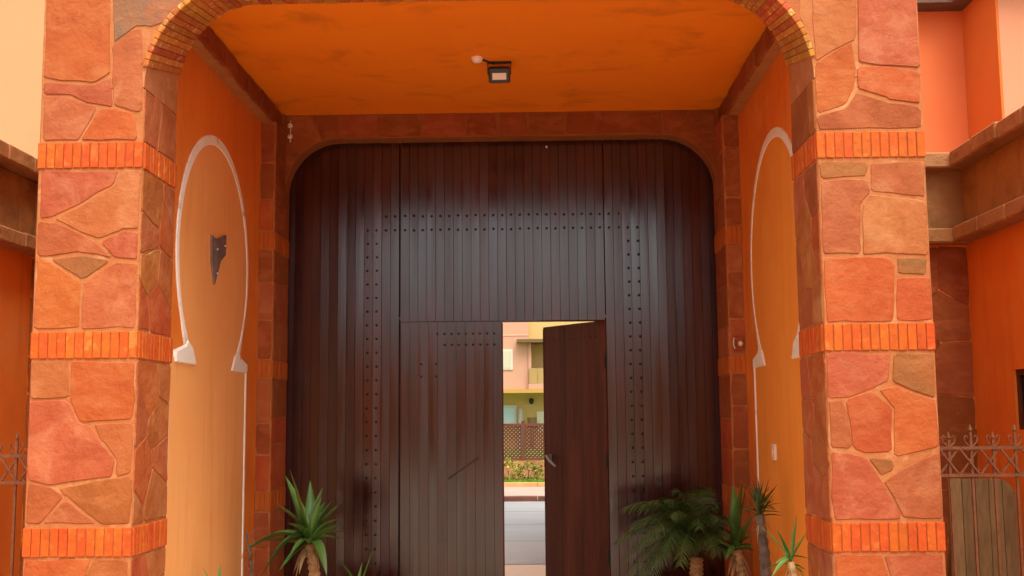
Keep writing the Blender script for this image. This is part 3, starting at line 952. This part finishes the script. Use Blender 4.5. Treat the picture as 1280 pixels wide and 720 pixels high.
def railing(x0, x1, y, label):
    T = thing('iron_railing', ((x0 + x1) / 2, y, 0), label, 'railing')
    for z in (1.425, 1.28, .18):
        MB().bar((x0, y, z), (x1, y, z), .022, .016, (0, 0, 1)).make('rail', RUST, T)
    nb_ = max(2, int(round((x1 - x0) / .105)))
    st = (x1 - x0) / nb_
    for k in range(nb_):
        a = x0 + st * k
        MB().bar((a + .006, y, 1.288), (a + st - .006, y, 1.418), .011, .009).bar((a + st - .006, y - .008, 1.288), (a + .006, y - .008, 1.418), .011, .009).make('cross_bar', RUST, T)
    k = 0
    x = x0 + .05
    while x < x1:
        tall = k % 2 == 0
        zt = 1.47 + (.04 if tall else 0)
        MB().bar((x, y + .002, .02), (x, y + .002, zt), .013, .013).make('upright', RUST, T)
        MB().lathe((x, y + .002, zt - .002), [(.005, 0), (.012, .012), (.008, .026), (.001, .045)], 6).make('spear_head', RUST, T)
        for q in (-1, 1):
            MB().tube([(x + q * .008, y, 1.432), (x + q * .03, y, 1.455), (x + q * .036, y, 1.48), (x + q * .026, y, 1.492), (x + q * .018, y, 1.48)], .0045, 5).make('scroll', RUST, T)
        x += .118; k += 1
    return T


railing(2.045, 3.24, 6.2, 'wrought iron railing with spear heads and crossed bars, right of the right pillar')
railing(-3.84, -2.63, 6.2, 'wrought iron railing with spear heads, at the left edge beside the left pillar')

# grey-brown round-cornered panel behind the right railing
T = thing('boarded_panel', (2.9, 7.5, 0), 'drab grey brown panel with rounded upper corner standing behind the right railing', 'panel')
PM = M('weathered_board', (.26, .17, .07), col2=(.18, .115, .045), scale=6, bump=.4, bscale=30, stretch=(6, 1, 1), vary=.15)
pw, ph = (2.66, 3.09), 1.19
for k in range(5):
    a = pw[0] + (pw[1] - pw[0]) * k / 5; b = pw[0] + (pw[1] - pw[0]) * (k + 1) / 5
    hz = lambda x: ph - max(0, (x - (pw[1] - .10))) ** 2 / .10 * .9
    V = []
    for yy in (7.5, 7.53):
        V += [(a + .002, yy, .02), (b - .002, yy, .02), (b - .002, yy, hz(b)), ((a + b) / 2, yy, hz((a + b) / 2)), (a + .002, yy, hz(a))]
    mesh_obj('board', V, [(0, 1, 2, 3, 4), (5, 6, 7, 8, 9)] + [(i, (i + 1) % 5, 5 + (i + 1) % 5, 5 + i) for i in range(5)], PM, T)
MB().box(pw[0] + .02, pw[1] - .03, 7.532, 7.56, .25, .33).box(pw[0] + .02, pw[1] - .03, 7.532, 7.56, .85, .93).make('batten', PM, T)
MB().bar((pw[0] + .05, 7.56, .9), (pw[0] + .05, 7.9, .01), .04, .03).bar((pw[1] - .06, 7.56, .9), (pw[1] - .06, 7.9, .01), .04, .03).make('prop', PM, T)

# neighbouring buildings ------------------------------------------------------
SALM = M('render_salmon', (0.762, 0.200, 0.061), col2=(0.694, 0.170, 0.047), scale=.5, bump=.15, bscale=20, rough=.85)
SALM_D = M('render_bright_orange', (0.717, 0.165, 0.021), col2=(0.650, 0.144, 0.018), scale=.5, bump=.15, bscale=20, rough=.85)
PINK_L = M('render_light_pink', (0.592, 0.266, 0.144), col2=(0.560, 0.237, 0.122), scale=.5, bump=.15, bscale=20, rough=.85)
CREAM = M('render_cream', (0.528, 0.289, 0.130), col2=(0.504, 0.266, 0.119), scale=.4, bump=.12, bscale=20, rough=.85)
EAVE = M('eave_dark', (.10, .055, .035), col2=(.16, .09, .06), scale=3, bump=.4, bscale=10)
T = thing('neighbour_building', (5.5, 11, 0), 'salmon and orange building with dark eave rising behind the right coping', 'building')
MB().box(1.0, 4.279, 11, 16, 0, 5.6).make('recessed_wall', SALM, T)
MB().box(4.28, 4.30, 10.2, 16, 0, 5.6).make('return_wall', SALM_D, T)
MB().box(4.302, 12, 10.2, 16, 0, 5.6).make('front_wall', PINK_L, T)
MB().box(1.0, 4.10, 10.75, 16, 5.602, 5.75).box(4.10, 12.2, 9.95, 16, 5.602, 5.75).make('eave', EAVE, T)
T = thing('neighbour_building', (-6, 11, 0), 'plain cream rendered building at the upper left behind the pillar', 'building')
MB().box(-14, -1.6, 11, 16, 0, 7.6).make('wall', CREAM, T)
MB().box(-14.1, -1.5, 10.8, 16.1, 7.602, 7.8).make('roof_edge', EAVE, T)

# small fittings ------------------------------------------------------------
T = thing('floodlight', (-.235, 7.70, ZC), 'small black floodlight with a pale glass front under the porch ceiling', 'floodlight')
c = Vector((-.235, 7.72, 4.0))
FB = M('floodlight_black', (.012, .012, .014), rough=.4, bump=.05, spec=.5)
a = math.radians(38)
fwd = Vector((0, -math.cos(a), -math.sin(a))); uu = Vector((0, -math.sin(a), math.cos(a)))


def obox(cc, w, h, d):
    """box centred at cc, front towards fwd"""
    V = [cc + X_ * w / 2 * Vector((1, 0, 0)) + Y_ * h / 2 * uu + Z_ * d / 2 * fwd for X_ in (-1, 1) for Y_ in (-1, 1) for Z_ in (-1, 1)]
    return V, [(0, 1, 3, 2), (4, 6, 7, 5), (0, 4, 5, 1), (2, 3, 7, 6), (0, 2, 6, 4), (1, 5, 7, 3)]


v_, f_ = obox(c, .150, .115, .035); mesh_obj('housing', v_, f_, FB, T, bev=.008)
v_, f_ = obox(c + fwd * .021 - uu * .004, .098, .050, .006); mesh_obj('glass', v_, f_, M('lamp_glass', (.80, .74, .66), rough=.35, bump=0, spec=.5), T, bev=.002)
mb = MB()
for k in range(7):
    v_, f_ = obox(c - fwd * .026 + Vector((-.06 + k * .02, 0, 0)), .004, .09, .022); mb.add(v_, f_)
mb.make('cooling_fins', FB, T)
MB().bar(c + Vector((-.08, 0, 0)), (-.315, 7.72, ZC - .006), .006, .02, (0, 1, 0)).bar(c + Vector((.08, 0, 0)), (-.155, 7.72, ZC - .006), .006, .02, (0, 1, 0)).box(-.32, -.15, 7.705, 7.735, ZC - .009, ZC).make('bracket', FB, T)
T = thing('ceiling_rose', (-.385, 7.62, ZC), 'small round white ceiling fitting left of the floodlight', 'ceiling fitting')
MB().lathe((-.385, 7.62, ZC), [(.001, -.035), (.022, -.034), (.036, -.022), (.042, -.004), (.042, 0)], 16).make('cap', M('white_plastic', (.82, .72, .62), rough=.4, bump=0), T, smooth=True)
MB().tube([(-.35, 7.63, ZC - .012), (-.31, 7.68, ZC - .012), (-.27, 7.72, ZC - .014)], .006, 6).make('cable', FB, T)

# pointed dark metal plaque on the left wall
PAT = M('tarnished_metal', (.17, .13, .115), col2=(.26, .19, .16), scale=14, rough=.5, bump=.5, bscale=20, metal=.3)
T = thing('wall_plaque', (XW[0], 7.46, 2.5), 'small dark metal plaque pointed at the bottom, inside the left white keyhole moulding', 'plaque')
out = [(7.345, 2.825), (7.44, 2.815), (7.53, 2.835), (7.69, 2.88), (7.685, 2.74), (7.57, 2.685), (7.435, 2.505), (7.36, 2.65)]
x_ = XW[0] + .006
V = [(x_, y, z) for y, z in out] + [(x_ + .014, y, z) for y, z in out] + [(x_ + .034, 7.47, 2.72), (x_ + .030, 7.44, 2.60)]
Fc = [(i, (i + 1) % 8, 8 + (i + 1) % 8, 8 + i) for i in range(8)]
Fc += [(8, 9, 16), (9, 10, 16), (10, 11, 16), (11, 12, 16), (12, 13, 16), (13, 14, 17), (13, 17, 16), (14, 15, 17), (15, 16, 17), (15, 8, 16)]
mesh_obj('plate', V, Fc, PAT, T, org=(x_, 7.46, 2.7))
for y, z in ((7.42, 2.74), (7.60, 2.79), (7.43, 2.58)):
    MB().lathe((x_ + .03, y, z), [(.001, .008), (.008, .005), (.009, -.006), (.001, -.008)], 8).make('rivet', STEEL, T)

# small electrical bits
WP = M('switch_plastic', (.80, .66, .52), rough=.45, bump=0)
T = thing('wall_switch', (XW[1] - .01, 7.70, 1.33), 'small pale switch on the right porch wall', 'switch')
MB().box(XW[1] - .022, XW[1] - .004, 7.66, 7.75, 1.31, 1.42).make('plate', WP, T, bev=.004)
MB().box(XW[1] - .028, XW[1] - .0225, 7.69, 7.72, 1.345, 1.385).make('rocker', WP, T, bev=.002)
T = thing('doorbell', (1.53, YP - .03, 2.12), 'small pale doorbell with a loose cable loop on the right jamb of the gate', 'doorbell')
MB().lathe((1.555, YP - .035, 2.155), [(.001, -.02), (.014, -.016), (.02, 0), (.014, .016), (.001, .02)], 10).make('button', WP, T, smooth=True)
MB().tube([(1.508, YP - .03, 2.20), (1.500, YP - .045, 2.175), (1.500, YP - .045, 2.145), (1.512, YP - .03, 2.12)], .005, 6).make('cable', WP, T)
MB().box(1.50, 1.575, YP - .026, YP - .012, 2.10, 2.21).make('base_plate', STONE['b'], T, bev=.004)
T = thing('cable_clip', (-1.985, YL - .03, 3.88), 'two small pale cable insulators at the top left corner above the gate', 'insulator')
for z in (3.995, 3.905):
    MB().lathe((-1.985, YL - .045, z), [(.001, -.02), (.018, -.014), (.022, 0), (.016, .016), (.001, .02)], 10).make('insulator', WP, T, smooth=True)
MB().tube([(-1.985, YL - .03, 3.86), (-1.985, YL - .03, 4.04)], .005, 6).make('cable', WP, T)

# ------------------------------------------------------------------ plants
POT_N = [0]


def leaf_strip(b, tip, w, droop, seg=8, fold=.35, mid=None):
    """sword leaf from b to tip, V-folded, widest at a third of its length"""
    b, tip = Vector(b), Vector(tip)
    d = tip - b
    L = d.length
    up_ = Vector((0, 0, 1))
    side = d.cross(up_)
    if side.length < 1e-3: side = Vector((1, 0, 0))
    side.normalize()
    side = (side + Vector((.5 * rnd.uniform(-1, 1), 0, .3 * rnd.uniform(-1, 1)))).normalized()
    pts = []
    for k in range(seg + 1):
        t = k / seg
        p = b.lerp(tip, t)
        p.z += droop * L * 4 * t * (1 - t) * (1.25 - .5 * t)
        pts.append(p)
    V, Fc = [], []
    for k, p in enumerate(pts):
        t = k / seg
        ww = w * (0.62 + .38 * math.sin(min(1, t / .35) * math.pi / 2)) if t < .35 else w * max(.02, (1 - ((t - .35) / .65) ** 1.7))
        dd = (pts[min(k + 1, seg)] - pts[max(k - 1, 0)]).normalized()
        nn = side.cross(dd).normalized()
        if nn.z < 0: nn = -nn
        V += [p + side * ww / 2 + nn * ww * fold, p, p - side * ww / 2 + nn * ww * fold]
    for k in range(seg):
        a = k * 3
        Fc += [(a, a + 1, a + 4, a + 3), (a + 1, a + 2, a + 5, a + 4)]
    return V, Fc


def trunk_mb(base, top, r0, r1, bend=.03):
    pts, rads = [], []
    n_ = 22
    for k in range(n_ + 1):
        t = k / n_
        p = Vector(base).lerp(Vector(top), t)
        p.x += bend * math.sin(t * math.pi)
        pts.append(p)
        rads.append((r0 + (r1 - r0) * t) * (1.12 if k % 2 else .88))
    return MB().tube(pts, rads, 9)


def pot(T, x, y, r0=.17, h=.30):
    MB().lathe((x, y, .006), [(.001, 0), (r0 * .7, 0), (r0 * .95, h * .85), (r0 * 1.08, h * .86), (r0 * 1.08, h), (r0 * .96, h), (r0 * .9, h * .9), (.001, h * .9)], 20).make('pot', TERRA, T, smooth=False)
    MB().lathe((x, y, .006 + h * .905), [(.001, .006), (r0 * .89, 0)], 16).make('soil', SOIL, T)


def yucca(base, tips, label, w=.05, extra=14, R=.33, m=LEAF, bark=BARK, tr=.035, px=None, up_bias=.35, seed=1, cat='yucca', pot_r=.17, xlim=None, foot=None):
    r = random.Random(seed)
    base = Vector(base)
    fx, fy = foot or (base.x, base.y)
    T = thing('yucca', (fx, fy, .004), label, cat, group=None)
    pot(T, fx, fy, pot_r)
    trunk_mb((fx, fy, .25), base + Vector((0, 0, -.01)), tr * 1.25, tr).make('trunk', bark, T)
    for tp in tips:
        tip = Vector(tp[:3]); dr = tp[3] if len(tp) > 3 else .03
        ww = tp[4] if len(tp) > 4 else w
        v, f = leaf_strip(base + Vector((r.uniform(-.012, .012), r.uniform(-.012, .012), r.uniform(-.02, .03))), tip, ww, dr)
        mesh_obj('leaf', v, f, m, T, smooth=True)
    for k in range(extra):
        a = r.uniform(0, 2 * math.pi); el = r.uniform(up_bias - .9, up_bias + .8)
        L = R * r.uniform(.65, 1.05)
        d = Vector((math.cos(a) * math.cos(el), math.sin(a) * math.cos(el), math.sin(el)))
        tip = base + d * L
        if xlim:
            tip.x = min(max(tip.x, xlim[0]), xlim[1])
        v, f = leaf_strip(base + Vector((r.uniform(-.015, .015), r.uniform(-.015, .015), r.uniform(-.04, .03))), tip, w * r.uniform(.6, 1), r.uniform(.0, .12))
        mesh_obj('leaf', v, f, m, T, smooth=True)
    for k in range(7):
        a = r.uniform(0, 2 * math.pi); L = R * r.uniform(.45, .8)
        b0 = base + Vector((0, 0, r.uniform(-.10, -.03)))
        tip = b0 + Vector((math.cos(a) * L * .55, math.sin(a) * L * .55, -L * r.uniform(.5, .95)))
        if xlim: tip.x = min(max(tip.x, xlim[0]), xlim[1])
        v, f = leaf_strip(b0, tip, w * .45, .16)
        mesh_obj('dead_leaf', v, f, DEAD, T, smooth=True)
    return T


yucca((-1.589, 8.0, .76), [(-1.713, 7.9, 1.27, .0, .075), (-1.79, 8.1, 1.22, .03), (-1.80, 7.85, 1.04, .06, .065), (-1.52, 8.1, 1.13, .0), (-1.49, 7.9, 1.08, .0, .06),
       (-1.45, 8.1, 1.04, .02), (-1.36, 7.95, 1.04, .03), (-1.33, 7.95, .84, .05), (-1.43, 7.8, .56, .16), (-2.03, 7.9, .70, .19, .085), (-1.88, 7.8, .55, .22), (-1.62, 8.15, 1.18, .0)],
      'bright green yucca with broad sword leaves and pale trunk before the gate, left', w=.085, extra=17, R=.34, seed=4, xlim=(-1.98, -1.1), foot=(-1.57, 8.0))
yucca((-1.29, 8.25, .34), [(-1.175, 8.25, .70, .0, .03), (-1.43, 8.15, .64, .06, .045), (-1.25, 8.2, .60, .0, .03)],
      'low yucca with only a few leaf tips showing at the foot of the gate', w=.035, extra=7, R=.25, seed=5, up_bias=.2, pot_r=.13)
yucca((-1.98, 7.15, .44), [(-2.10, 7.2, .70, .0, .03), (-1.99, 7.2, .725, .0, .035), (-1.93, 7.2, .62, .02, .03)],
      'small yucca with two leaf tips showing low against the left porch wall', w=.03, extra=6, R=.2, seed=6, up_bias=.1, xlim=(-2.12, -1.75), pot_r=.12)
yucca((1.40, 8.2, .68), [(1.38, 8.15, 1.13, .0, .08), (1.44, 8.1, 1.15, .0, .07), (1.49, 8.2, 1.13, .0, .05), (1.33, 8.1, .93, .03), (1.50, 8.05, .92, .02), (1.35, 8.0, .82, .04)],
      'tall yucca with a broad upright green tuft and orange brown trunk by the right jamb', w=.06, extra=22, R=.27, seed=7, up_bias=.6, xlim=(1.15, 1.52))
yucca((1.395, 7.3, 1.0), [(1.38, 7.3, 1.16, .0), (1.47, 7.3, 1.225, .0), (1.50, 7.3, 1.09, .0), (1.345, 7.3, 1.11, .0), (1.43, 7.3, 1.20, .0), (1.50, 7.25, 1.17, .0)],
      'dark thin leaved yucca on a grey trunk against the right porch wall', w=.022, extra=34, R=.22, m=LEAF_D, bark=BARK_G, tr=.030, seed=8, up_bias=.8, xlim=(1.25, 1.54), pot_r=.16)
yucca((1.278, 5.9, .88), [(1.211, 5.9, 1.04, .0, .03), (1.318, 5.9, 1.10, .0, .022), (1.368, 5.9, 1.02, .0, .022), (1.125, 5.9, 1.055, .03, .028), (1.371, 5.9, .885, .02, .018),
       (1.352, 5.88, .78, .06, .018), (1.196, 5.88, .86, .05, .022), (1.17, 5.85, .80, .05, .03)],
      'small spiky yucca with few light green leaves in front of the right pillar', w=.024, extra=5, R=.15, seed=9, up_bias=-.2, tr=.02, xlim=(1.1, 1.36), pot_r=.14)

# fan of feathery fronds: dark palm
T = thing('palm', (1.12, 8.35, .004), 'dark green palm with drooping feathery fronds before the right half of the gate', 'palm')
pot(T, 1.12, 8.35, .19, .3)
trunk_mb((1.12, 8.35, .25), (1.14, 8.35, .60), .06, .045, .0).make('trunk', BARK, T)
r = random.Random(21)
tipsP = [(.655, 8.2, .84), (.60, 8.15, .62), (.66, 8.0, .46), (.80, 8.3, 1.0), (1.0, 8.35, 1.08), (1.2, 8.45, 1.04), (1.33, 8.4, .85), (1.36, 8.2, .66), (.92, 8.0, .92), (.85, 7.9, .70),
         (1.1, 7.9, .85), (1.25, 8.0, .9), (1.0, 8.7, .95), (.72, 8.5, .95), (.78, 8.1, .60), (.55, 8.3, .72), (.62, 8.4, .95), (.70, 7.95, .75), (.9, 8.2, 1.02), (1.05, 8.1, 1.0),
         (1.28, 8.3, .98), (1.34, 8.1, .78), (.60, 8.05, .50), (.75, 7.8, .55), (.95, 7.8, .62), (1.2, 7.85, .68), (.85, 8.6, .88), (1.15, 8.2, 1.10)]
for tp in tipsP:
    b = Vector((1.14, 8.35, .62)); tip = Vector(tp)
    L = (tip - b).length
    pts = []
    for k in range(11):
        t = k / 10
        p = b.lerp(tip, t); p.z += .30 * L * 4 * t * (1 - t) * (1.2 - .4 * t)
        pts.append(p)
    mb = MB().tube(pts, [.007 * (1 - .8 * k / 10) for k in range(11)], 5)
    for k in range(34):
        t = .14 + .86 * k / 33
        i = min(9, int(t * 10)); p = pts[i].lerp(pts[i + 1], t * 10 - i)
        d = (pts[i + 1] - pts[i]).normalized()
        sd_ = d.cross(Vector((0, 0, 1))).normalized()
        for q in (-1, 1):
            ll = .17 * math.sin(math.pi * (.18 + .72 * t)) * r.uniform(.8, 1.1)
            dr = (sd_ * q * .75 + d * .6 + Vector((0, 0, -.30 + r.uniform(-.2, .25)))).normalized()
            e = p + dr * ll + Vector((0, 0, -ll * .25))
            mm = p + dr * ll * .5
            wv = d * .0045
            mb.add([p - wv, p + wv, mm + wv, mm - wv, e], [(0, 1, 2, 3), (3, 2, 4)])
    mb.make('frond', LEAF_D, T)

# dry stem by the left wall
T = thing('dry_stem', (-1.99, 7.9, .004), 'thin dry twiggy stem along the white strip of the left porch wall', 'plant')
pot(T, -1.96, 7.9, .10, .2)
MB().tube([(-1.96, 7.9, .18), (-1.975, 7.9, .45), (-1.965, 7.9, .60), (-1.995, 7.9, .75), (-2.01, 7.9, .86)], [.014, .012, .010, .008, .003], 7).make('stem', BARK_G, T)
for k in range(12):
    z = .45 + k * .034; q = r.choice((-1, 1))
    MB().tube([(-1.98, 7.9, z), (-1.98 + q * r.uniform(.02, .05), 7.9 + r.uniform(-.05, .05), z + r.uniform(.01, .06))], [.005, .002], 5).make('twig', BARK_G, T)

# ------------------------------------------------------------------ beyond the open leaf
LAT = M('lattice_brown', (.15, .055, .028), col2=(.11, .04, .022), scale=2, bump=.2)
T = thing('lattice_screen', (0, 29, .05), 'reddish brown lattice screen seen through the open wicket, above the lawn', 'fence')
for k in range(-6, 7):
    x = k * 1.9 - .35
    MB().box(x - .05, x + .05, 28.95, 29.05, .05, 1.56).make('post', LAT, T)
for i in range(-6, 6):
    xa, xb = i * 1.9 - .30, i * 1.9 + 1.5
    MB().box(xa, xb, 28.97, 29.03, 1.42, 1.49).make('top_rail', LAT, T)
    MB().box(xa, xb, 28.97, 29.03, .56, .63).make('bottom_rail', LAT, T)
    if -4 <= i <= 3:
        mb = MB()
        st = .098
        hgt = .79
        k = 0
        x = xa - hgt
        while x < xb:
            for dd in (1, -1):
                p0 = [x, .63] if dd == 1 else [x + hgt, .63]
                p1 = [x + hgt, 1.42] if dd == 1 else [x, 1.42]
                # clip to the bay
                def cl_(p, q):
                    for lim, sg_ in ((xa, 1), (xb, -1)):
                        if (p[0] - lim) * sg_ < 0 and (q[0] - lim) * sg_ < 0: return None
                        if (p[0] - lim) * sg_ < 0:
                            t = (lim - p[0]) / (q[0] - p[0]); p = [lim, p[1] + t * (q[1] - p[1])]
                        if (q[0] - lim) * sg_ < 0:
                            t = (lim - p[0]) / (q[0] - p[0]); q = [lim, p[1] + t * (q[1] - p[1])]
                    return p, q
                c_ = cl_(p0, p1)
                if c_ and abs(c_[0][0] - c_[1][0]) > .03:
                    mb.bar((c_[0][0], 29 + .008 * dd, c_[0][1]), (c_[1][0], 29 + .008 * dd, c_[1][1]), .040, .012, (0, 1, 0))
            x += st
        tag(mb.make('lattice', LAT, T), kind='stuff')
T = thing('low_wall', (0, 29, .05), 'low orange base wall under the lattice screen', 'wall')
MB().box(-12, 12, 28.9, 29.1, .05, .555).make('wall', M('base_wall', (.55, .24, .10), col2=(.45, .18, .08), scale=1.5, bump=.3), T)
# flowering bushes before the screen
HL = M('bush_leaf', (.14, .18, .02), col2=(.20, .24, .03), scale=3, bump=0, vary=.3)
HL2 = M('bush_leaf_yellow', (.42, .30, .04), col2=(.5, .24, .05), scale=3, bump=0, vary=.3)
for k in range(14):
    x = -3.4 + k * .52 + r.uniform(-.1, .1)
    hh = r.uniform(.46, .62)
    T = thing('bush', (x, 28.35, .05), 'small yellow green bush at the foot of the lattice screen', 'bush', 'row of low bushes under the lattice screen')
    for mat_, nn_, nm_ in ((HL, 260, 'foliage'), (HL2, 60, 'blossom')):
        vs, fs = [], []
        for q in range(nn_):
            d = Vector((r.gauss(0, 1), r.gauss(0, .7), r.gauss(0, 1))).normalized() * r.uniform(.55, 1.05)
            p = Vector((x + d.x * .30, 28.35 + d.y * .25, .05 + hh * .5 + d.z * hh * .55))
            if p.z < .06: p.z = .06
            u_ = Vector((r.gauss(0, 1), r.gauss(0, 1), r.gauss(0, 1))).normalized() * .035
            v2 = Vector((r.gauss(0, 1), r.gauss(0, 1), r.gauss(0, 1))).normalized() * .03
            b = len(vs); vs += [p - u_, p + v2, p + u_, p - v2]; fs.append((b, b + 1, b + 2, b + 3))
        mesh_obj(nm_, vs, fs, mat_, T)
    MB().tube([(x, 28.35, .05), (x + .02, 28.35, hh * .6)], [.02, .01], 6).make('stem', BARK_G, T)

# house beyond
PNK = M('render_peach', (0.548, 0.288, 0.190), col2=(0.518, 0.266, 0.170), scale=.2, bump=.05)
YEL = M('render_yellow', (0.548, 0.389, 0.150), col2=(0.518, 0.360, 0.129), scale=.2, bump=.05)
YEL2 = M('render_deep_yellow', (0.459, 0.259, 0.061), bump=.05)
LWH = M('far_white', (0.592, 0.533, 0.422), bump=0)
GLS = M('far_glass', (0.222, 0.259, 0.272), rough=.2, bump=0, spec=.6)
T = thing('house', (0, 60, 0), 'peach and yellow two storey house with balcony seen through the open wicket', 'house')
MB().box(-14, -.41, 59.3, 66, 3.15, 9.5).make('upper_wall', PNK, T)
MB().box(-.409, 14, 60.4, 66, 3.15, 9.5).make('balcony_rear_wall', YEL, T)
MB().box(-14, 14, 61, 66, .05, 3.149).make('ground_floor_wall', YEL, T)
MB().box(-14, 14, 59.0, 60.999, 2.95, 3.148).make('floor_slab', YEL2, T)
MB().box(-.408, 14, 59.0, 60.39, 3.15, 3.42).make('balcony_floor', PNK, T)
MB().box(-1.0, 14, 58.7, 60.39, 5.55, 5.72).make('canopy', M('canopy_brown', (0.148, 0.086, 0.034), bump=0), T)
MB().box(-.41, 14, 59.9, 60.399, 5.73, 7.6).make('upper_balcony_wall', YEL, T)
MB().box(-.38, 5, 59.05, 59.09, 3.43, 4.22).make('balcony_parapet', M('parapet_ochre', (0.370, 0.238, 0.088), bump=0), T)
for k in range(12):
    MB().box(-.36 + k * .45, -.33 + k * .45, 59.0, 59.045, 3.43, 4.2).make('baluster', YEL2, T)
MB().box(-.405, -.25, 59.2, 60.39, 3.43, 5.54).make('balcony_pier', PNK, T)
for x, z0, z1 in ((-1.9, 4.25, 5.15), (-4.6, 4.25, 5.15), (-7.3, 4.25, 5.15), (-1.9, 7.2, 8.2), (-4.6, 7.2, 8.2)):
    f = MB().box(x - .08, x + .68, 59.24, 59.3, z0 - .08, z1 + .08).make('window', LWH, T)
    MB().box(x, x + .6, 59.225, 59.239, z0, z1).make('shutter', M('shutter_beige', (.50, .46, .34), bump=0), f)
MB().box(-14, -.41, 59.27, 59.299, 5.95, 6.0).make('string_course', M('trim_peach', (.74, .40, .26), bump=0), T)
f = MB().box(-2.6, -1.08, 60.9, 60.999, 1.2, 2.35).make('window', LWH, T)
MB().box(-2.5, -1.18, 60.88, 60.899, 1.45, 2.2).make('pane', M('far_pane', (.45, .60, .68), rough=.2, bump=0), f)
MB().lathe((-.28, 60.85, 2.38), [(.01, 0), (.10, .05), (.13, .25), (.02, .34)], 8).make('lantern', IRON_B, T)
MB().box(.0, 3, 60.9, 60.998, .9, 2.0).make('door', M('far_door', (.62, .60, .44), bump=0), T)
T = thing('planter_pot', (-.25, 60.4, 0), 'dark flower pot standing before the yellow ground floor of the far house', 'flower pot')
MB().lathe((-.25, 60.4, 0), [(.12, .05), (.12, 1.25), (.2, 1.3), (.26, 1.62), (.28, 1.68), (.2, 1.66)], 10).make('pot', M('far_pot', (.18, .10, .04), bump=0), T)
T = thing('gas_bottle', (-.95, 60.5, 0), 'grey upright cylinder beside the pale window of the far house', 'cylinder')
MB().lathe((-.85, 60.5, 0), [(.13, .05), (.13, 1.6), (.13, 2.0), (.09, 2.15), (.03, 2.2)], 10).make('body', M('far_grey', (.40, .38, .34), bump=0), T)
MB().box(-14, 14, 66.0, 66.1, 9.51, 9.7)
print('objects', len(bpy.data.objects), 'tris', sum(len(p.vertices) - 2 for m_ in bpy.data.meshes for p in m_.polygons))

# unseen terracotta wall added behind the camera to redden the gloss of the gate
T = thing('reflection_wall', (0, -20, 0), 'long unseen terracotta wall added behind the camera for its reflection in the gate', 'wall')
MB().box(-45, 45, -20.3, -20, 0, 4.6).make('wall', PLASTER_R, T)
for k in range(30):
    MB().box(-45 + k * 3 + .01, -42 + k * 3 - .01, -20.4, -19.9, 4.601, 4.72).make('coping_stone', STONE['c'], T)
